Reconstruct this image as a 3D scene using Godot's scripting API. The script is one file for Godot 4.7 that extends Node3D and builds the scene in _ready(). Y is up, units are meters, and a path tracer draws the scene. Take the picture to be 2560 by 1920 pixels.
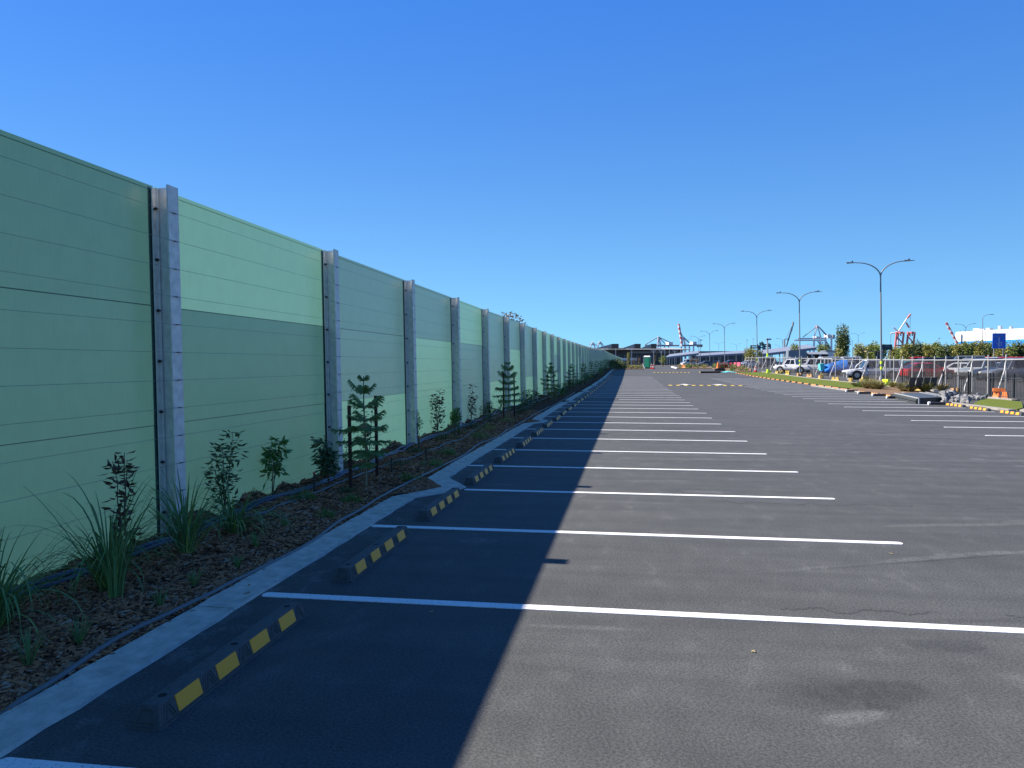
extends Node3D
# A new car park beside a long green acoustic wall; metres, y up, the rows run along -z.

const LEAN := 0.0175        # plumb lines lean a little against the drained, sloping ground
const ORD := ["first", "second", "third", "fourth", "fifth", "sixth", "seventh", "eighth", "ninth", "tenth", "eleventh", "twelfth", "thirteenth", "fourteenth", "fifteenth", "sixteenth", "seventeenth", "eighteenth", "nineteenth", "twentieth", "twenty-first", "twenty-second", "twenty-third", "twenty-fourth", "twenty-fifth", "twenty-sixth", "twenty-seventh", "twenty-eighth", "twenty-ninth", "thirtieth", "thirty-first", "thirty-second", "thirty-third", "thirty-fourth", "thirty-fifth", "thirty-sixth", "thirty-seventh", "thirty-eighth", "thirty-ninth", "fortieth", "forty-first", "forty-second", "forty-third", "forty-fourth", "forty-fifth", "forty-sixth", "forty-seventh", "forty-eighth", "forty-ninth", "fiftieth", "fifty-first", "fifty-second", "fifty-third", "fifty-fourth"]
const RISE := [[-60.0, 0.0], [48.0, 0.0], [60.0, 0.03], [75.0, 0.1], [90.0, 0.22], [105.0, 0.43], [120.0, 0.62], [140.0, 0.82], [170.0, 0.93], [220.0, 1.0], [9000.0, 1.0]]

var M := {}
var used := {}
var rng := RandomNumberGenerator.new()

# ---------------------------------------------------------------- mesh helpers

class Mb:
	var v := PackedVector3Array()
	var n := PackedVector3Array()
	var uv := PackedVector2Array()
	var uv2 := PackedVector2Array()

	func tri(a: Vector3, b: Vector3, c: Vector3) -> void:      # a, b, c run anticlockwise seen from outside
		var q := (b - a).cross(c - a).normalized()
		v.append(a); v.append(c); v.append(b)
		n.append(q); n.append(q); n.append(q)

	func tri3(a: Vector3, b: Vector3, c: Vector3, na: Vector3, nb: Vector3, nc: Vector3) -> void:
		v.append(a); v.append(c); v.append(b)
		n.append(na); n.append(nc); n.append(nb)

	func quad(a: Vector3, b: Vector3, c: Vector3, d: Vector3) -> void:
		tri(a, b, c); tri(a, c, d)

	func hull8(p: Array) -> void:                              # p[0..3] bottom, p[4..7] top, both anticlockwise seen from above
		quad(p[3], p[2], p[1], p[0]); quad(p[4], p[5], p[6], p[7])
		for i in 4:
			var j := (i + 1) % 4
			quad(p[i], p[j], p[4 + j], p[4 + i])

	func box(c: Vector3, s: Vector3, turn := Basis.IDENTITY) -> void:
		var h := s / 2
		var p := []
		for y in [-h.y, h.y]:
			for q in [[-h.x, h.z], [h.x, h.z], [h.x, -h.z], [-h.x, -h.z]]:
				p.append(c + turn * Vector3(q[0], y, q[1]))
		hull8(p)

	func frustum(x0: float, x1: float, z: float, y0: float, u0: float, u1: float, w: float, y1: float) -> void:
		hull8([Vector3(x0, y0, z), Vector3(x1, y0, z), Vector3(x1, y0, -z), Vector3(x0, y0, -z), Vector3(u0, y1, w), Vector3(u1, y1, w), Vector3(u1, y1, -w), Vector3(u0, y1, -w)])

	func bar(a: Vector3, b: Vector3, w: float, h := -1.0) -> void:
		var f := b - a
		var l := f.length()
		if l < 1e-5:
			return
		f /= l
		var s := f.cross(Vector3.UP if absf(f.y) < 0.95 else Vector3.RIGHT).normalized()
		box((a + b) / 2, Vector3(w, w if h < 0 else h, l), Basis(s, s.cross(f), -f))

	func tube(pts: PackedVector3Array, r0: float, r1: float, seg := 8, caps := true) -> void:
		var k := pts.size()
		var rings := []
		var side := Vector3.ZERO
		for i in k:
			var f := (pts[mini(i + 1, k - 1)] - pts[maxi(i - 1, 0)]).normalized()
			if side == Vector3.ZERO:
				side = f.cross(Vector3.UP if absf(f.y) < 0.9 else Vector3.RIGHT).normalized()
			side = (side - f * side.dot(f)).normalized()
			var up := f.cross(side)
			var r := lerpf(r0, r1, float(i) / maxf(1, k - 1))
			var ring := []
			for j in seg:
				var t := TAU * j / seg
				var q := side * cos(t) + up * sin(t)
				ring.append([pts[i] + q * r, q])
			rings.append(ring)
		for i in k - 1:
			for j in seg:
				var a = rings[i][j]
				var b = rings[i][(j + 1) % seg]
				var c = rings[i + 1][(j + 1) % seg]
				var d = rings[i + 1][j]
				tri3(a[0], b[0], c[0], a[1], b[1], c[1]); tri3(a[0], c[0], d[0], a[1], c[1], d[1])
		if caps:
			for j in range(1, seg - 1):
				tri(rings[0][0][0], rings[0][j + 1][0], rings[0][j][0])
				tri(rings[k - 1][0][0], rings[k - 1][j][0], rings[k - 1][j + 1][0])

	func ball(c: Vector3, r: Vector3, rows := 6, seg := 10) -> void:
		for i in rows:
			for j in seg:
				var q := []
				for e in [[i, j], [i, j + 1], [i + 1, j + 1], [i + 1, j]]:
					var a: float = PI * e[0] / rows
					var t: float = TAU * e[1] / seg
					q.append(Vector3(sin(a) * cos(t), cos(a), -sin(a) * sin(t)))
				var p := []
				var m := []
				for e in q:
					p.append(c + e * r)
					m.append((e / r).normalized())
				if i < rows - 1:
					tri3(p[3], p[2], p[1], m[3], m[2], m[1]) if i == 0 else tri3(p[0], p[3], p[2], m[0], m[3], m[2])
				if i > 0:
					tri3(p[0], p[2], p[1], m[0], m[2], m[1]) if i < rows - 1 else tri3(p[0], p[3], p[1], m[0], m[3], m[1])

	func leaf(p: Vector3, along: Vector3, side: Vector3, l: float, w: float) -> void:
		var up := along.cross(side).normalized()
		var tip := p + along * l
		var mid := p + along * l * 0.45
		var a := mid + side * w * 0.5 + up * w * 0.16
		var b := mid - side * w * 0.5 + up * w * 0.16
		tri(p, a, tip); tri(p, tip, b)

	func blade(pts: PackedVector3Array, w: float) -> void:     # a strap leaf, creased along its middle
		var k := pts.size()
		var l := []
		for i in k:
			var f := (pts[mini(i + 1, k - 1)] - pts[maxi(i - 1, 0)]).normalized()
			var s := f.cross(Vector3.UP)
			s = s.normalized() if s.length() > 1e-3 else Vector3.RIGHT
			var t := float(i) / (k - 1)
			var ww := w * (1.0 - pow(t, 3.0)) * 0.5 + 0.0004
			l.append([pts[i] - s * ww + f.cross(s) * -ww * 0.3, pts[i] + s * ww + f.cross(s) * -ww * 0.3])
		for i in k - 1:
			quad(l[i][0], pts[i], pts[i + 1], l[i + 1][0])
			quad(pts[i], l[i][1], l[i + 1][1], pts[i + 1])

	func mesh() -> ArrayMesh:
		var a := []
		a.resize(Mesh.ARRAY_MAX)
		a[Mesh.ARRAY_VERTEX] = v
		a[Mesh.ARRAY_NORMAL] = n
		if uv.size() == v.size():
			a[Mesh.ARRAY_TEX_UV] = uv
		if uv2.size() == v.size():
			a[Mesh.ARRAY_TEX_UV2] = uv2
		var m := ArrayMesh.new()
		m.add_surface_from_arrays(Mesh.PRIMITIVE_TRIANGLES, a)
		return m


func called(parent: Node, base: String) -> String:
	var key := "%d/%s" % [parent.get_instance_id(), base]
	var k: int = used.get(key, 0)
	used[key] = k + 1
	return base if k == 0 else "%s_%03d" % [base, k]


func put(b, base: String, mat: Material, parent: Node = self) -> MeshInstance3D:
	var o := MeshInstance3D.new()
	o.name = called(parent, base)
	o.mesh = b.mesh() if b is Mb else b
	o.material_override = mat
	parent.add_child(o, true)
	return o


func tag(o: Node, label: String, category: String, group := "") -> Node:
	o.set_meta("label", label)
	o.set_meta("category", category)
	if group:
		o.set_meta("group", group)
	return o


func thing(base: String, label: String, category: String, pos: Vector3, turn := 0.0, group := "") -> Node3D:
	var o := Node3D.new()
	o.name = called(self, base)
	add_child(o, true)
	o.position = pos
	o.rotation.y = turn
	tag(o, label, category, group)
	return o


func ground(b, base: String, mat: Material) -> MeshInstance3D:
	var o := put(b, base, mat)
	o.set_meta("kind", "structure")
	return o


func copy(o: Node3D, base: String, label: String, pos: Vector3) -> Node3D:
	var c: Node3D = o.duplicate()
	c.name = called(self, base)
	add_child(c, true)
	c.position = pos
	c.set_meta("label", label)
	return c


func rise(d: float) -> float:
	for i in range(1, RISE.size()):
		if d <= RISE[i][0]:
			return lerpf(RISE[i - 1][1], RISE[i][1], (d - RISE[i - 1][0]) / (RISE[i][0] - RISE[i - 1][0]))
	return 1.0


func gh(x: float, d: float) -> float:
	return rise(d) + 0.2 * smoothstep(20.0, 26.0, x) * smoothstep(35.0, 60.0, d)


func at(x: float, d: float, h := 0.0) -> Vector3:
	return Vector3(x, gh(x, d) + h, -d)


func rel(o: Node3D, x: float, y: float, d: float) -> Vector3:
	return Vector3(x, y, -d) - o.position


func rr(a: float, b: float) -> float:
	return rng.randf_range(a, b)


# ---------------------------------------------------------------- materials

func lin(r: float, g: float, b: float) -> Color:
	return Color(r, g, b).linear_to_srgb()


func mat(key: String, c: Color, rough := 0.8, metal := 0.0, tex := "", scale := 1.0, spec := 0.5) -> StandardMaterial3D:
	var m := StandardMaterial3D.new()
	m.resource_name = key
	m.albedo_color = c
	m.roughness = rough
	m.metallic = metal
	m.metallic_specular = spec
	if tex:
		m.albedo_texture = M[tex]
		m.uv1_triplanar = true
		m.uv1_world_triplanar = true
		m.uv1_scale = Vector3.ONE * scale
	M[key] = m
	return m


func leafmat(key: String, c: Color, back := 0.5) -> void:
	var m := mat(key, c, 0.5, 0.0, "leaf_tone", 3.0, 0.4)
	m.backlight_enabled = true
	m.backlight = Color(back, back, back * 0.8)


func noise(seed_: int, freq: float, oct := 4, type := FastNoiseLite.TYPE_SIMPLEX_SMOOTH) -> FastNoiseLite:
	var f := FastNoiseLite.new()
	f.seed = seed_
	f.frequency = freq
	f.noise_type = type
	f.fractal_octaves = oct
	return f


func bytes(f: FastNoiseLite, w: int, h: int) -> PackedByteArray:
	var im := f.get_seamless_image(w, h, false, false, 0.1, true)
	im.convert(Image.FORMAT_L8)
	return im.get_data()


# a tone map: grey between lo and hi following noise, plus per-pixel grain
func tone(size: int, f: FastNoiseLite, lo: float, hi: float, grain: float) -> ImageTexture:
	var a := bytes(f, size, size)
	var r := RandomNumberGenerator.new()
	r.seed = f.seed
	for i in a.size():
		a[i] = int(clampf((lerpf(lo, hi, a[i] / 255.0) + r.randf_range(-grain, grain)) * 255.0, 0, 255))
	return ImageTexture.create_from_image(Image.create_from_data(size, size, false, Image.FORMAT_L8, a))


# road paint: even, with specks where it has worn down to the stones
func paint() -> ImageTexture:
	var a := bytes(noise(12, 0.05, 4), 512, 512)
	var r := RandomNumberGenerator.new()
	r.seed = 8
	for i in a.size():
		var t := 0.97 + r.randf_range(-0.05, 0.02)
		if a[i] > 176:
			t -= (a[i] - 176) * 0.008 * r.randf_range(0.3, 1.4)
		if r.randf() < 0.01:
			t -= r.randf_range(0.1, 0.4)
		a[i] = int(clampf(t * 255.0, 90, 255))
	return ImageTexture.create_from_image(Image.create_from_data(512, 512, false, Image.FORMAT_L8, a))


# rain streaks, dust and a few scuffs on the sheets of the wall
func streaks() -> ImageTexture:
	var im := noise(13, 0.05, 4).get_seamless_image(1024, 128, false, false, 0.1, true)
	im.resize(1024, 1024, Image.INTERPOLATE_CUBIC)
	im.convert(Image.FORMAT_L8)
	var a := im.get_data()
	var b := bytes(noise(14, 0.006, 4), 1024, 1024)
	var c := bytes(noise(15, 0.06, 3), 1024, 1024)
	for i in a.size():
		var t := 0.965 + (a[i] - 128) * 0.00012 + (b[i] - 128) * 0.00012
		if c[i] > 212:
			t -= (c[i] - 212) * 0.004
		a[i] = int(clampf(t * 255.0, 0, 255))
	return ImageTexture.create_from_image(Image.create_from_data(1024, 1024, false, Image.FORMAT_L8, a))


func make_materials() -> void:
	M.leaf_tone = tone(256, noise(3, 0.02), 0.76, 1.0, 0.05)
	M.concrete_tone = tone(512, noise(4, 0.012, 5), 0.76, 1.0, 0.10)
	M.metal_tone = tone(512, noise(5, 0.02, 5), 0.84, 1.0, 0.02)
	M.paint_tone = paint()
	M.streaks = streaks()
	M.bark_tone = tone(512, noise(6, 0.03, 5), 0.45, 1.0, 0.18)
	M.lawn_tone = tone(512, noise(8, 0.02, 5), 0.5, 1.0, 0.16)
	M.panel_tone = tone(512, noise(9, 0.004, 3), 0.93, 1.0, 0.008)
	mat("concrete", lin(0.64, 0.59, 0.49), 0.85, 0, "concrete_tone", 0.9)
	mat("pale_concrete", lin(0.36, 0.33, 0.29), 0.85, 0, "concrete_tone", 0.7)
	mat("mulch", lin(0.15, 0.078, 0.045), 0.95, 0, "bark_tone", 1.6, 0.2)
	mat("chip_a", lin(0.38, 0.175, 0.085), 0.9, 0, "", 1, 0.3)
	mat("chip_b", lin(0.17, 0.075, 0.04), 0.9, 0, "", 1, 0.3)
	mat("chip_c", lin(0.36, 0.25, 0.17), 0.9, 0, "", 1, 0.3)
	mat("dry_mulch", lin(0.36, 0.24, 0.15), 0.95, 0, "bark_tone", 0.7, 0.2)
	mat("lawn", lin(0.20, 0.25, 0.045), 0.95, 0, "lawn_tone", 2.0, 0.2)
	mat("soil", lin(0.20, 0.16, 0.10), 0.95, 0, "lawn_tone", 0.05, 0.2)
	mat("galv", lin(0.82, 0.78, 0.70), 0.45, 0.1, "metal_tone", 0.8)
	mat("steel", lin(0.36, 0.36, 0.35), 0.5, 0.2)
	mat("lamp_pole", lin(0.17, 0.19, 0.21), 0.5, 0.1)
	mat("mesh_wire", lin(0.11, 0.10, 0.09), 0.6, 0.2)
	mat("dark_steel", lin(0.03, 0.032, 0.035), 0.5, 0.2)
	mat("black_paint", lin(0.022, 0.024, 0.025), 0.45)
	mat("wire", lin(0.26, 0.27, 0.25), 0.4, 0.5)
	mat("rubber", lin(0.085, 0.087, 0.085), 0.7, 0, "concrete_tone", 3.0)
	mat("hole", lin(0.004, 0.004, 0.004), 0.9)
	mat("yellow_reflector", lin(0.97, 0.36, 0.01), 0.35)
	mat("white_paint", lin(0.84, 0.83, 0.80), 0.7, 0, "paint_tone", 1.5)
	mat("white", lin(0.58, 0.58, 0.57), 0.5)
	mat("car_white", lin(0.52, 0.53, 0.54), 0.25)
	mat("car_silver", lin(0.33, 0.36, 0.37), 0.25, 0.3)
	mat("car_red", lin(0.42, 0.012, 0.016), 0.22)
	mat("car_blue", lin(0.03, 0.09, 0.26), 0.25)
	mat("car_navy", lin(0.022, 0.028, 0.05), 0.25)
	mat("car_grey", lin(0.12, 0.13, 0.15), 0.25)
	mat("car_teal", lin(0.02, 0.20, 0.21), 0.25)
	mat("glass", lin(0.012, 0.015, 0.02), 0.06)
	mat("tyre", lin(0.02, 0.02, 0.02), 0.85)
	mat("rim", lin(0.35, 0.36, 0.37), 0.35, 0.6)
	mat("red_light", lin(0.45, 0.01, 0.01), 0.2)
	mat("clear_light", lin(0.65, 0.67, 0.68), 0.15)
	mat("blue_tarp", lin(0.02, 0.17, 0.55), 0.5)
	mat("teal", lin(0.10, 0.52, 0.52), 0.5)
	mat("toilet_green", lin(0.008, 0.22, 0.125), 0.5)
	mat("red_plastic", lin(0.60, 0.03, 0.03), 0.5)
	mat("pink_plastic", lin(0.62, 0.10, 0.17), 0.5)
	mat("orange_plastic", lin(0.75, 0.20, 0.04), 0.5)
	mat("yellow_plastic", lin(0.50, 0.34, 0.07), 0.6)
	mat("lime", lin(0.62, 0.85, 0.03), 0.5)
	mat("brown_block", lin(0.40, 0.22, 0.08), 0.7)
	mat("sheet_grey", lin(0.055, 0.062, 0.065), 0.55)
	mat("rock", lin(0.27, 0.27, 0.275), 0.85, 0, "concrete_tone", 2.0)
	mat("rock_dark", lin(0.15, 0.155, 0.16), 0.85, 0, "concrete_tone", 2.0)
	mat("hose", lin(0.12, 0.125, 0.125), 0.5)
	mat("conduit", lin(0.035, 0.05, 0.10), 0.35)
	mat("stake", lin(0.055, 0.018, 0.014), 0.8)
	mat("hessian", lin(0.27, 0.21, 0.13), 0.95)
	mat("stem", lin(0.13, 0.10, 0.06), 0.85)
	mat("pine_stem", lin(0.24, 0.22, 0.13), 0.85)
	mat("trunk", lin(0.14, 0.11, 0.08), 0.9)
	mat("building_dark", lin(0.028, 0.03, 0.036), 0.6)
	mat("building_mid", lin(0.14, 0.17, 0.19), 0.5)
	mat("roof_pale", lin(0.34, 0.35, 0.33), 0.6)
	mat("canopy", lin(0.20, 0.22, 0.26), 0.5)
	mat("crane_white", lin(0.64, 0.65, 0.66), 0.5)
	mat("crane_red", lin(0.48, 0.13, 0.125), 0.5)
	mat("crane_grey", lin(0.17, 0.20, 0.23), 0.5)
	mat("crane_green", lin(0.02, 0.075, 0.085), 0.5)
	mat("ship_white", lin(0.60, 0.60, 0.60), 0.5)
	mat("ship_blue", lin(0.03, 0.25, 0.62), 0.5)
	mat("sign_blue", lin(0.02, 0.12, 0.55), 0.5)
	mat("sign_green", lin(0.008, 0.045, 0.04), 0.5)
	mat("lamp_head", lin(0.13, 0.14, 0.16), 0.5, 0.3)
	mat("pale_leaf", lin(0.30, 0.25, 0.12), 0.8)
	leafmat("pine_leaf", lin(0.22, 0.38, 0.12), 0.6)
	leafmat("strap_leaf", lin(0.17, 0.31, 0.10), 0.5)
	leafmat("strap_leaf_pale", lin(0.38, 0.50, 0.12), 0.5)
	leafmat("dark_leaf", lin(0.10, 0.17, 0.07), 0.45)
	leafmat("bronze_leaf", lin(0.13, 0.085, 0.06), 0.4)
	leafmat("green_leaf", lin(0.14, 0.28, 0.07), 0.5)
	leafmat("tree_leaf", lin(0.25, 0.30, 0.075), 0.35)
	leafmat("tree_leaf_olive", lin(0.36, 0.35, 0.10), 0.35)
	leafmat("tree_leaf_dark", lin(0.14, 0.18, 0.06), 0.3)
	leafmat("dry_leaf", lin(0.28, 0.25, 0.10), 0.4)
	leafmat("brown_leaf", lin(0.20, 0.15, 0.08), 0.4)
	# the translucent sheets of the wall: pale green, mid green and grey green
	for e in [["sheet_pale", lin(0.26, 0.38, 0.30), lin(0.33, 0.54, 0.50)], ["sheet_green", lin(0.10, 0.18, 0.15), lin(0.37, 0.56, 0.58)], ["sheet_slate", lin(0.14, 0.20, 0.20), lin(0.42, 0.67, 0.68)]]:
		var m := mat(e[0], e[1], 0.3, 0.0, "streaks", 0.5)
		m.backlight_enabled = true
		m.backlight = e[2]
	make_asphalt()


func make_asphalt() -> void:
	# fine stone grain, 2 m tile
	var g := bytes(noise(21, 0.09, 3), 1024, 1024)
	var r := RandomNumberGenerator.new()
	r.seed = 5
	for i in g.size():
		var t := 0.84 + 0.40 * (g[i] / 255.0 - 0.5) + r.randf_range(-0.16, 0.16)
		var k := r.randf()
		if k < 0.012:
			t += r.randf_range(0.10, 0.20)
		elif k < 0.05:
			t -= r.randf_range(0.12, 0.35)
		g[i] = int(clampf(t * 255.0, 0, 255))
	var fine := ImageTexture.create_from_image(Image.create_from_data(1024, 1024, false, Image.FORMAT_L8, g))
	# dust, stains and tyre scuffs, 24 m by 48 m
	const W := 2048
	var a := bytes(noise(22, 0.0022, 5), W, W)
	var b := bytes(noise(23, 0.035, 4), W, W)
	var s := noise(24, 0.06, 4).get_seamless_image(128, 2048, false, false, 0.1, true)
	s.resize(W, W, Image.INTERPOLATE_CUBIC)
	s.convert(Image.FORMAT_L8)
	var c := s.get_data()
	var o := PackedByteArray()
	o.resize(W * W)
	for i in W * W:
		var dust := (b[i] - 172) * 0.0018
		var t := 0.77 + (a[i] - 128) * 0.0003 + (c[i] - 128) * 0.0005 + (b[i] - 128) * 0.0003
		if dust > 0:
			t += dust * (0.4 + a[i] * 0.004)
		o[i] = int(clampf(t, 0, 1) * 255.0)
	var im := Image.create_from_data(W, W, false, Image.FORMAT_L8, o)
	var px := W / 24.0
	var pd := W / 48.0
	var f := noise(25, 0.05, 4)
	# scuffs where tyres turned, dark patches where oil or water dried, tan streaks of washed-in silt
	var marks := []      # x, d, half length, half width, turn, amount
	for k in 120:
		marks.append([r.randf_range(-1, 18), r.randf_range(3, 46), r.randf_range(0.5, 3.5), r.randf_range(0.04, 0.14), r.randf_range(-0.35, 0.25), r.randf_range(0.05, 0.13) * (1 if r.randf() < 0.7 else -1)])
	for k in 170:
		marks.append([r.randf_range(-2.6, 18), r.randf_range(2.5, 46), r.randf_range(0.06, 0.3), r.randf_range(0.03, 0.12), r.randf_range(-0.5, 0.5), r.randf_range(0.10, 0.22)])
	marks += [[1.25, 4.1, 0.36, 0.19, 0.15, -0.12], [0.95, 4.0, 0.4, 0.2, 0.2, -0.06], [1.9, 4.9, 0.3, 0.12, 0.1, -0.10], [3.4, 8.6, 0.95, 0.08, 0.2, 0.17], [1.55, 6.6, 0.7, 0.05, 0.42, 0.09], [2.5, 7.05, 0.7, 0.07, 0.4, 0.17], [3.3, 7.38, 0.6, 0.08, 0.25, 0.20], [2.4, 6.93, 1.5, 0.03, 0.40, -0.14], [-0.3, 4.87, 0.45, 0.035, 0.03, 0.17], [-1.9, 4.4, 0.5, 0.1, 0.9, 0.1], [8.0, 14.0, 3.0, 0.12, -0.3, 0.10], [7.0, 17.0, 5.0, 0.15, -0.4, 0.08], [9.0, 22.0, 6.0, 0.2, -0.5, 0.09]]
	for m in marks:
		var reach: float = maxf(m[2], m[3]) * 1.2
		var u := cos(m[4])
		var w := sin(m[4])
		for iy in range(int((m[1] - reach) * pd), int((m[1] + reach) * pd)):
			for ix in range(int((m[0] - reach + 4.0) * px), int((m[0] + reach + 4.0) * px)):
				var dx: float = ix / px - 4.0 - m[0]
				var dy: float = iy / pd - m[1]
				var e = absf(dx * u + dy * w) / m[2]
				var q = absf(dy * u - dx * w) / m[3]
				var far = e * e + q * q + f.get_noise_2d(ix * 0.6, iy) * 0.9
				if far < 1.0:
					var x := posmod(ix, W)
					var y := posmod(iy, W)
					var t = im.get_pixel(x, y).r + m[5] * minf(1.0, (1.0 - far) * 1.6) * (0.75 + 0.5 * f.get_noise_2d(ix * 3.0, iy * 3.0))
					im.set_pixel(x, y, Color(t, t, t))
	# long faint arcs where tyres have swept through the aisle
	for k in 26:
		var p := Vector2(r.randf_range(0, 18), r.randf_range(4, 46))
		var h := r.randf_range(-0.5, 0.5) + (PI / 2 if k % 3 else 0.1)
		var bend := r.randf_range(-0.07, 0.07)
		var lift := r.randf_range(0.02, 0.055) * (1.0 if k % 4 else -1.0)
		var len := r.randf_range(6.0, 22.0)
		for n in int(len / 0.035):
			p += Vector2(cos(h), sin(h)) * 0.035
			h += bend * 0.035
			var fade := minf(1.0, minf(n * 0.035, len - n * 0.035) / 2.0) * clampf(0.55 + f.get_noise_2d(n * 0.5, k * 50.0), 0.1, 1.0)
			for side in [-0.75, 0.75]:
				var q: Vector2 = p + Vector2(-sin(h), cos(h)) * side
				for ix in range(int((q.x + 3.93) * px), int((q.x + 4.07) * px)):
					var y := posmod(int(q.y * pd), W)
					var x := posmod(ix, W)
					var t := im.get_pixel(x, y).r
					t = lerpf(t, 0.77 + lift * 1.6, 0.22 * fade)
					im.set_pixel(x, y, Color(t, t, t))
	# pale grit along the kerb, with a ragged edge
	for iy in W:
		for ix in range(int(1.3 * px), int(1.85 * px)):
			var t := f.get_noise_2d(ix * 0.9, iy * 1.4) + 0.35 * f.get_noise_2d(ix * 5.0, iy * 5.0) - (ix / px - 1.42) * 1.1
			if t > 0.02:
				var y := im.get_pixel(ix, iy).r + minf(0.2, t * 0.5)
				im.set_pixel(ix, iy, Color(y, y, y))
	# joints and fine cracks
	for k in 5:
		var d0: float = [5.46, 9.6, 12.9, 20.4, 31.0][k]
		for ix in range(int(5.0 * px), W):
			var d = d0 + f.get_noise_2d(ix * 0.7, k * 90.0) * 0.16 + (ix / px - 5.0) * [0.06, 0.02, -0.01, 0.0, 0.02][k]
			if f.get_noise_2d(ix * 0.25, k * 31.0 + 7.0) > -0.25:
				var y := int(d * pd)
				var t := im.get_pixel(ix, y).r * 0.72
				im.set_pixel(ix, y, Color(t, t, t))
	M.patches = ImageTexture.create_from_image(im)
	var m := mat("asphalt", lin(0.164, 0.167, 0.158), 0.8, 0, "", 1, 0.45)
	m.albedo_texture = fine
	m.uv1_scale = Vector3(0.5, 0.5, 0.5)
	m.detail_enabled = true
	m.detail_blend_mode = BaseMaterial3D.BLEND_MODE_MUL
	m.detail_uv_layer = BaseMaterial3D.DETAIL_UV_2
	m.detail_albedo = M.patches
	m.heightmap_enabled = true
	m.heightmap_texture = fine
	m.heightmap_scale = 0.35


# ---------------------------------------------------------------- the scene

func _ready() -> void:
	rng.seed = 77
	var cam := Camera3D.new()
	cam.name = "camera"
	cam.position = Vector3(0, 1.684, 0)
	cam.rotation = Vector3(-0.02637, 0.15205, 0)
	cam.fov = 53.08
	cam.near = 0.05
	cam.far = 6000
	add_child(cam)
	var env := Environment.new()
	env.background_mode = Environment.BG_SKY
	env.sky = make_sky()
	env.background_energy_multiplier = 0.46
	env.tonemap_mode = Environment.TONE_MAPPER_LINEAR
	env.tonemap_exposure = 2.2
	env.sdfgi_enabled = true
	env.ssao_enabled = true
	env.ssil_enabled = true
	var we := WorldEnvironment.new()
	we.name = "environment"
	we.environment = env
	add_child(we)
	var sun := DirectionalLight3D.new()
	sun.name = "sun"
	sun.light_energy = 1.55
	sun.light_color = Color(1.0, 0.965, 0.915)
	sun.light_angular_distance = 0.5
	sun.shadow_enabled = true
	add_child(sun)
	sun.look_at_from_position(Vector3.ZERO, SHINE)
	make_materials()
	make_ground()
	make_wall()
	make_bed()
	make_stops()
	make_plants()
	make_right_side()
	make_lamps()
	make_cars()
	make_far()

const SHINE := Vector3(0.742, -0.67, 0.026)      # the way the sunlight travels: from beyond the wall, low enough for its 3.7 m shadow


# clear sky: darker overhead and away from the sun, paler near the horizon and round the sun
func make_sky() -> Sky:
	var im := Image.create_empty(512, 256, false, Image.FORMAT_RGBF)
	var to_sun := -SHINE.normalized()
	for y in 256:
		var e := PI / 2 - (y + 0.5) / 256.0 * PI
		for x in 512:
			var t := (x + 0.5) / 512.0 * TAU
			var dir := Vector3(sin(t) * cos(e), sin(e), -cos(t) * cos(e))
			var g := acos(clampf(dir.dot(to_sun), -1, 1))
			var up := maxf(0.0, sin(e))
			var low := exp(-up / 0.19)
			var c := Color(0.026, 0.180, 0.765).lerp(Color(0.37, 0.86, 1.25), low)
			c = c.lerp(Color(0.024, 0.115, 0.42), smoothstep(0.40, 1.0, up))
			var bright := 0.82 + 0.8 * exp(-g / 0.8)
			im.set_pixel(x, y, Color(c.r * bright, c.g * bright, minf(c.b * bright, 1.25)))
	var m := PanoramaSkyMaterial.new()
	m.panorama = ImageTexture.create_from_image(im)
	var s := Sky.new()
	s.sky_material = m
	return s


# ---------------------------------------------------------------- ground

func sheet(xs: Array, ds: Array, h: float, b: Mb = null, near := 1e9) -> Mb:
	if b == null:
		b = Mb.new()
	for i in xs.size() - 1:
		for j in ds.size() - 1:
			var p := []
			for e in [[i, j], [i + 1, j], [i + 1, j + 1], [i, j + 1]]:
				p.append(at(xs[e[0]], ds[e[1]], h))
			b.quad(p[0], p[1], p[2], p[3])
	return b


func span(a: float, z: float, step: float) -> Array:
	var o := [a]
	while o[-1] + step < z - step * 0.3:
		o.append(o[-1] + step)
	o.append(z)
	return o


func uvs(b: Mb) -> void:
	for p in b.v:
		b.uv.append(Vector2(p.x, -p.z))
		b.uv2.append(Vector2((p.x + 4.0) / 24.0, -p.z / 48.0))


func flat(poly: Array, h: float, up := 0.0) -> Mb:        # a flat polygon in x, d; up > 0 gives it a rim of that height
	var b := Mb.new()
	var v := PackedVector2Array(poly)
	if Geometry2D.is_polygon_clockwise(v):
		v.reverse()
	var t := Geometry2D.triangulate_polygon(v)
	for i in range(0, t.size(), 3):
		var q := [v[t[i]], v[t[i + 1]], v[t[i + 2]]]
		if (q[1] - q[0]).cross(q[2] - q[0]) < 0:
			q.reverse()
		b.tri(at(q[0].x, q[0].y, h), at(q[1].x, q[1].y, h), at(q[2].x, q[2].y, h))
	if up > 0:
		for i in v.size():
			var p := v[i]
			var q := v[(i + 1) % v.size()]
			b.quad(at(p.x, p.y, h - up), at(q.x, q.y, h - up), at(q.x, q.y, h), at(p.x, p.y, h))
	return b


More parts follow.
